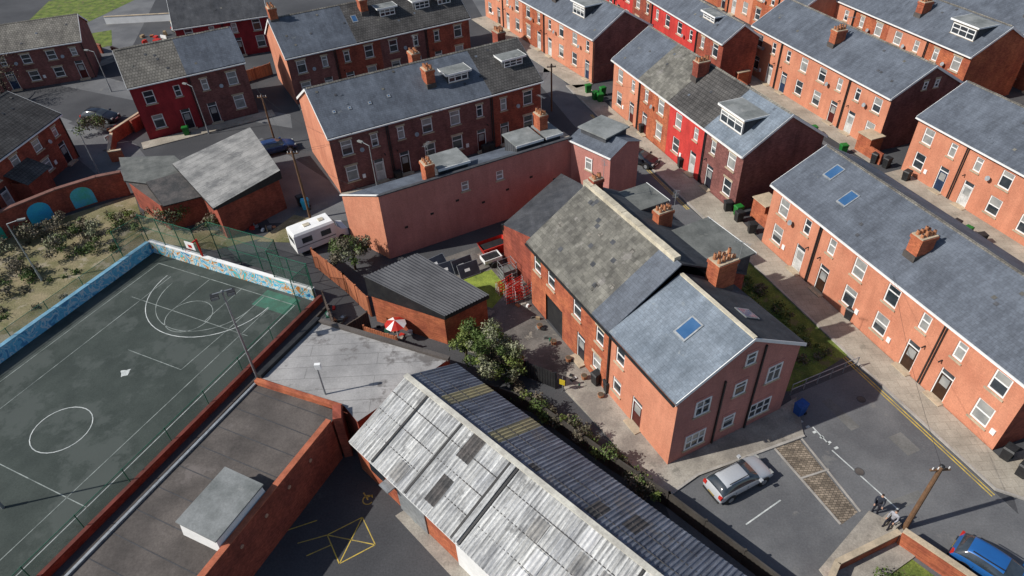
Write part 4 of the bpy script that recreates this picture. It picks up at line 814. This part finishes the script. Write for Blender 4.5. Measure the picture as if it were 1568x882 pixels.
for i in range(44):
    t=i/43;x=-.6+t*8.2;y=30.9-t*8.8+.2*math.sin(i);cl.append((x+random.uniform(-.5,.5),y+random.uniform(-.4,.4),random.uniform(.3,1.5),random.uniform(.2,.6)))
leaves("ivy_hedge",cl,7500,.08,[leafm,leafd,leafd,leaf2,leafd])
cl=[]
for i in range(46):
    t=random.random();s=random.uniform(.1,.9);cl.append((17.3+s*2.0+t*3.0-(t*1.2 if s<.4 else 0),42.5-t*11,random.uniform(.05,.25),random.uniform(.15,.5)))
leaves("verge_weeds",cl,4500,.08,[leafm,leaf2,leafd])
leaves("bare_tree",blob(-63.5,82.8,4.0,3.4,4.5,22,.6,1.2),1500,.09,[leafd],(-63.5,82.8,3.5,.25))
leaves("shrub",blob(-47.5,73.5,1.2,1.6,1.2,8,.4,.8),1200,.12,[leafd,leafm]);leaves("shrub",blob(18.6,15.2,.4,2.0,.4,14,.25,.5),2000,.08,[leafm,leaf2])
# ---------------------------------------------------------------- people
skin=M("skin",(.45,.27,.19),None,4,fine=.05,bump=0);hair=M("hair",(.03,.02,.015),None,6,bump=0)
def person(name,x,y,z,a,pose,top,leg):
    e=Obj(name,(x,y,z),a).e
    def sk(nm,V,E,R,m):
        me=bpy.data.meshes.new(nm);me.from_pydata(V,E,[]);me.materials.append(m);ob=bpy.data.objects.new(nm,me);sc.collection.objects.link(ob);ob.parent=e
        md=ob.modifiers.new("k","SKIN")
        for i,r in enumerate(R): me.skin_vertices[0].data[i].radius=(r,r)
        me.skin_vertices[0].data[0].use_root=True;md.use_smooth_shade=True;s2=ob.modifiers.new("u","SUBSURF");s2.levels=1;s2.render_levels=1
    if pose=='stand': hz=.92;K=lambda s:[(.05,s*.1,.5),(0,s*.12,.08),(.16,s*.13,.04)]
    else: hz=.48;K=lambda s:[(.42,s*.12,.5),(.42,s*.13,.08),(.58,s*.14,.04)]
    V=[(0,0,hz),(0,0,hz+.25),(0,0,hz+.48),(0,0,hz+.58)];E=[(0,1),(1,2),(2,3)];R=[.13,.12,.14,.06]
    for s in (-1,1):
        b=len(V);V+=[(0,s*.19,hz+.48),(.05,s*.24,hz+.22),(.25,s*.2,hz+.12)];R+=[.065,.045,.035];E+=[(2,b),(b,b+1),(b+1,b+2)]
    sk('jacket',V,E,R,top)
    V=[(0,0,hz)];E=[];R=[.13]
    for s in (-1,1):
        b=len(V);V+=[(0,s*.1,hz-.05)]+K(s);R+=[.09,.065,.045,.04];E+=[(0,b),(b,b+1),(b+1,b+2),(b+2,b+3)]
    sk('trousers',V,E,R,leg)
    sk('head',[(0,0,hz+.55),(.01,0,hz+.64),(.02,0,hz+.76),(.11,0,hz+.70)],[(0,1),(1,2),(1,3)],[.05,.085,.09,.015],skin)
    sk('hair',[(-.03,0,hz+.70),(-.02,0,hz+.80)],[(0,1)],[.095,.08],hair)
    for s in (-1,1):
        V=[(.25,s*.2,hz+.12),(.31,s*.2,hz+.10)];E=[(0,1)];R=[.03,.035]
        for k in range(4):
            b=len(V);V+=[(.35,s*(.17+.02*k),hz+.09),(.385+.006*(k%2),s*(.17+.02*k),hz+.07)];E+=[(1,b),(b,b+1)];R+=[.009,.008]
        b=len(V);V+=[(.31,s*.155,hz+.1)];E+=[(0,b)];R+=[.01];sk('hand',V,E,R,skin)
person("standing_person",19.6,20.55,0,-2.2,'stand',M("dark_jacket",(.03,.035,.05),None,4),M("dark_trousers",(.02,.02,.03),None,4))
person("seated_person",20.1,19.75,.1,-2.6,'sit',M("light_jacket",(.35,.35,.38),None,4),M("dark_trousers",(.02,.02,.03),None,4))
o=Obj("low_concrete_block",(20.1,19.75,.1),-2.6);o.box('block',-.25,.2,-.4,.4,0,.36,conc);o.done()
# ---------------------------------------------------------------- light, sky, camera
el=math.radians(39.5);sd=Vector((-.977,-.215,0)).normalized()
S=Vector((sd.x*math.cos(el),sd.y*math.cos(el),math.sin(el)))
l=bpy.data.lights.new("sun","SUN");l.energy=5.0;l.angle=math.radians(.5);l.color=(1,.96,.90)
lo=bpy.data.objects.new("sun",l);sc.collection.objects.link(lo);lo.rotation_euler=(-S).to_track_quat('-Z','Y').to_euler();lo.location=(-40,0,60)
w=bpy.data.worlds.new("World");sc.world=w;w.use_nodes=True;nt=w.node_tree
sk=nt.nodes.new("ShaderNodeTexSky");sk.sky_type='NISHITA';sk.sun_disc=False;sk.sun_elevation=el;sk.sun_rotation=math.atan2(sd.x,sd.y)%(2*pi)
nt.links.new(sk.outputs[0],nt.nodes["Background"].inputs[0]);nt.nodes["Background"].inputs[1].default_value=.10
sc.view_settings.view_transform='Standard';sc.view_settings.look='None';sc.view_settings.exposure=0
c=bpy.data.cameras.new("camera");c.sensor_width=36;c.lens=24.0;c.clip_end=3000
co=bpy.data.objects.new("camera",c);sc.collection.objects.link(co)
th=math.radians(40);r=math.radians(-3)
Rv=Vector((1,0,0));U=Vector((0,math.sin(th),math.cos(th)));Fw=Vector((0,math.cos(th),-math.sin(th)))
X=Rv*math.cos(r)+U*math.sin(r);Y=-Rv*math.sin(r)+U*math.cos(r);Z=-Fw
co.matrix_world=Matrix(((X.x,Y.x,Z.x,0),(X.y,Y.y,Z.y,0),(X.z,Y.z,Z.z,35),(0,0,0,1)))
sc.camera=co
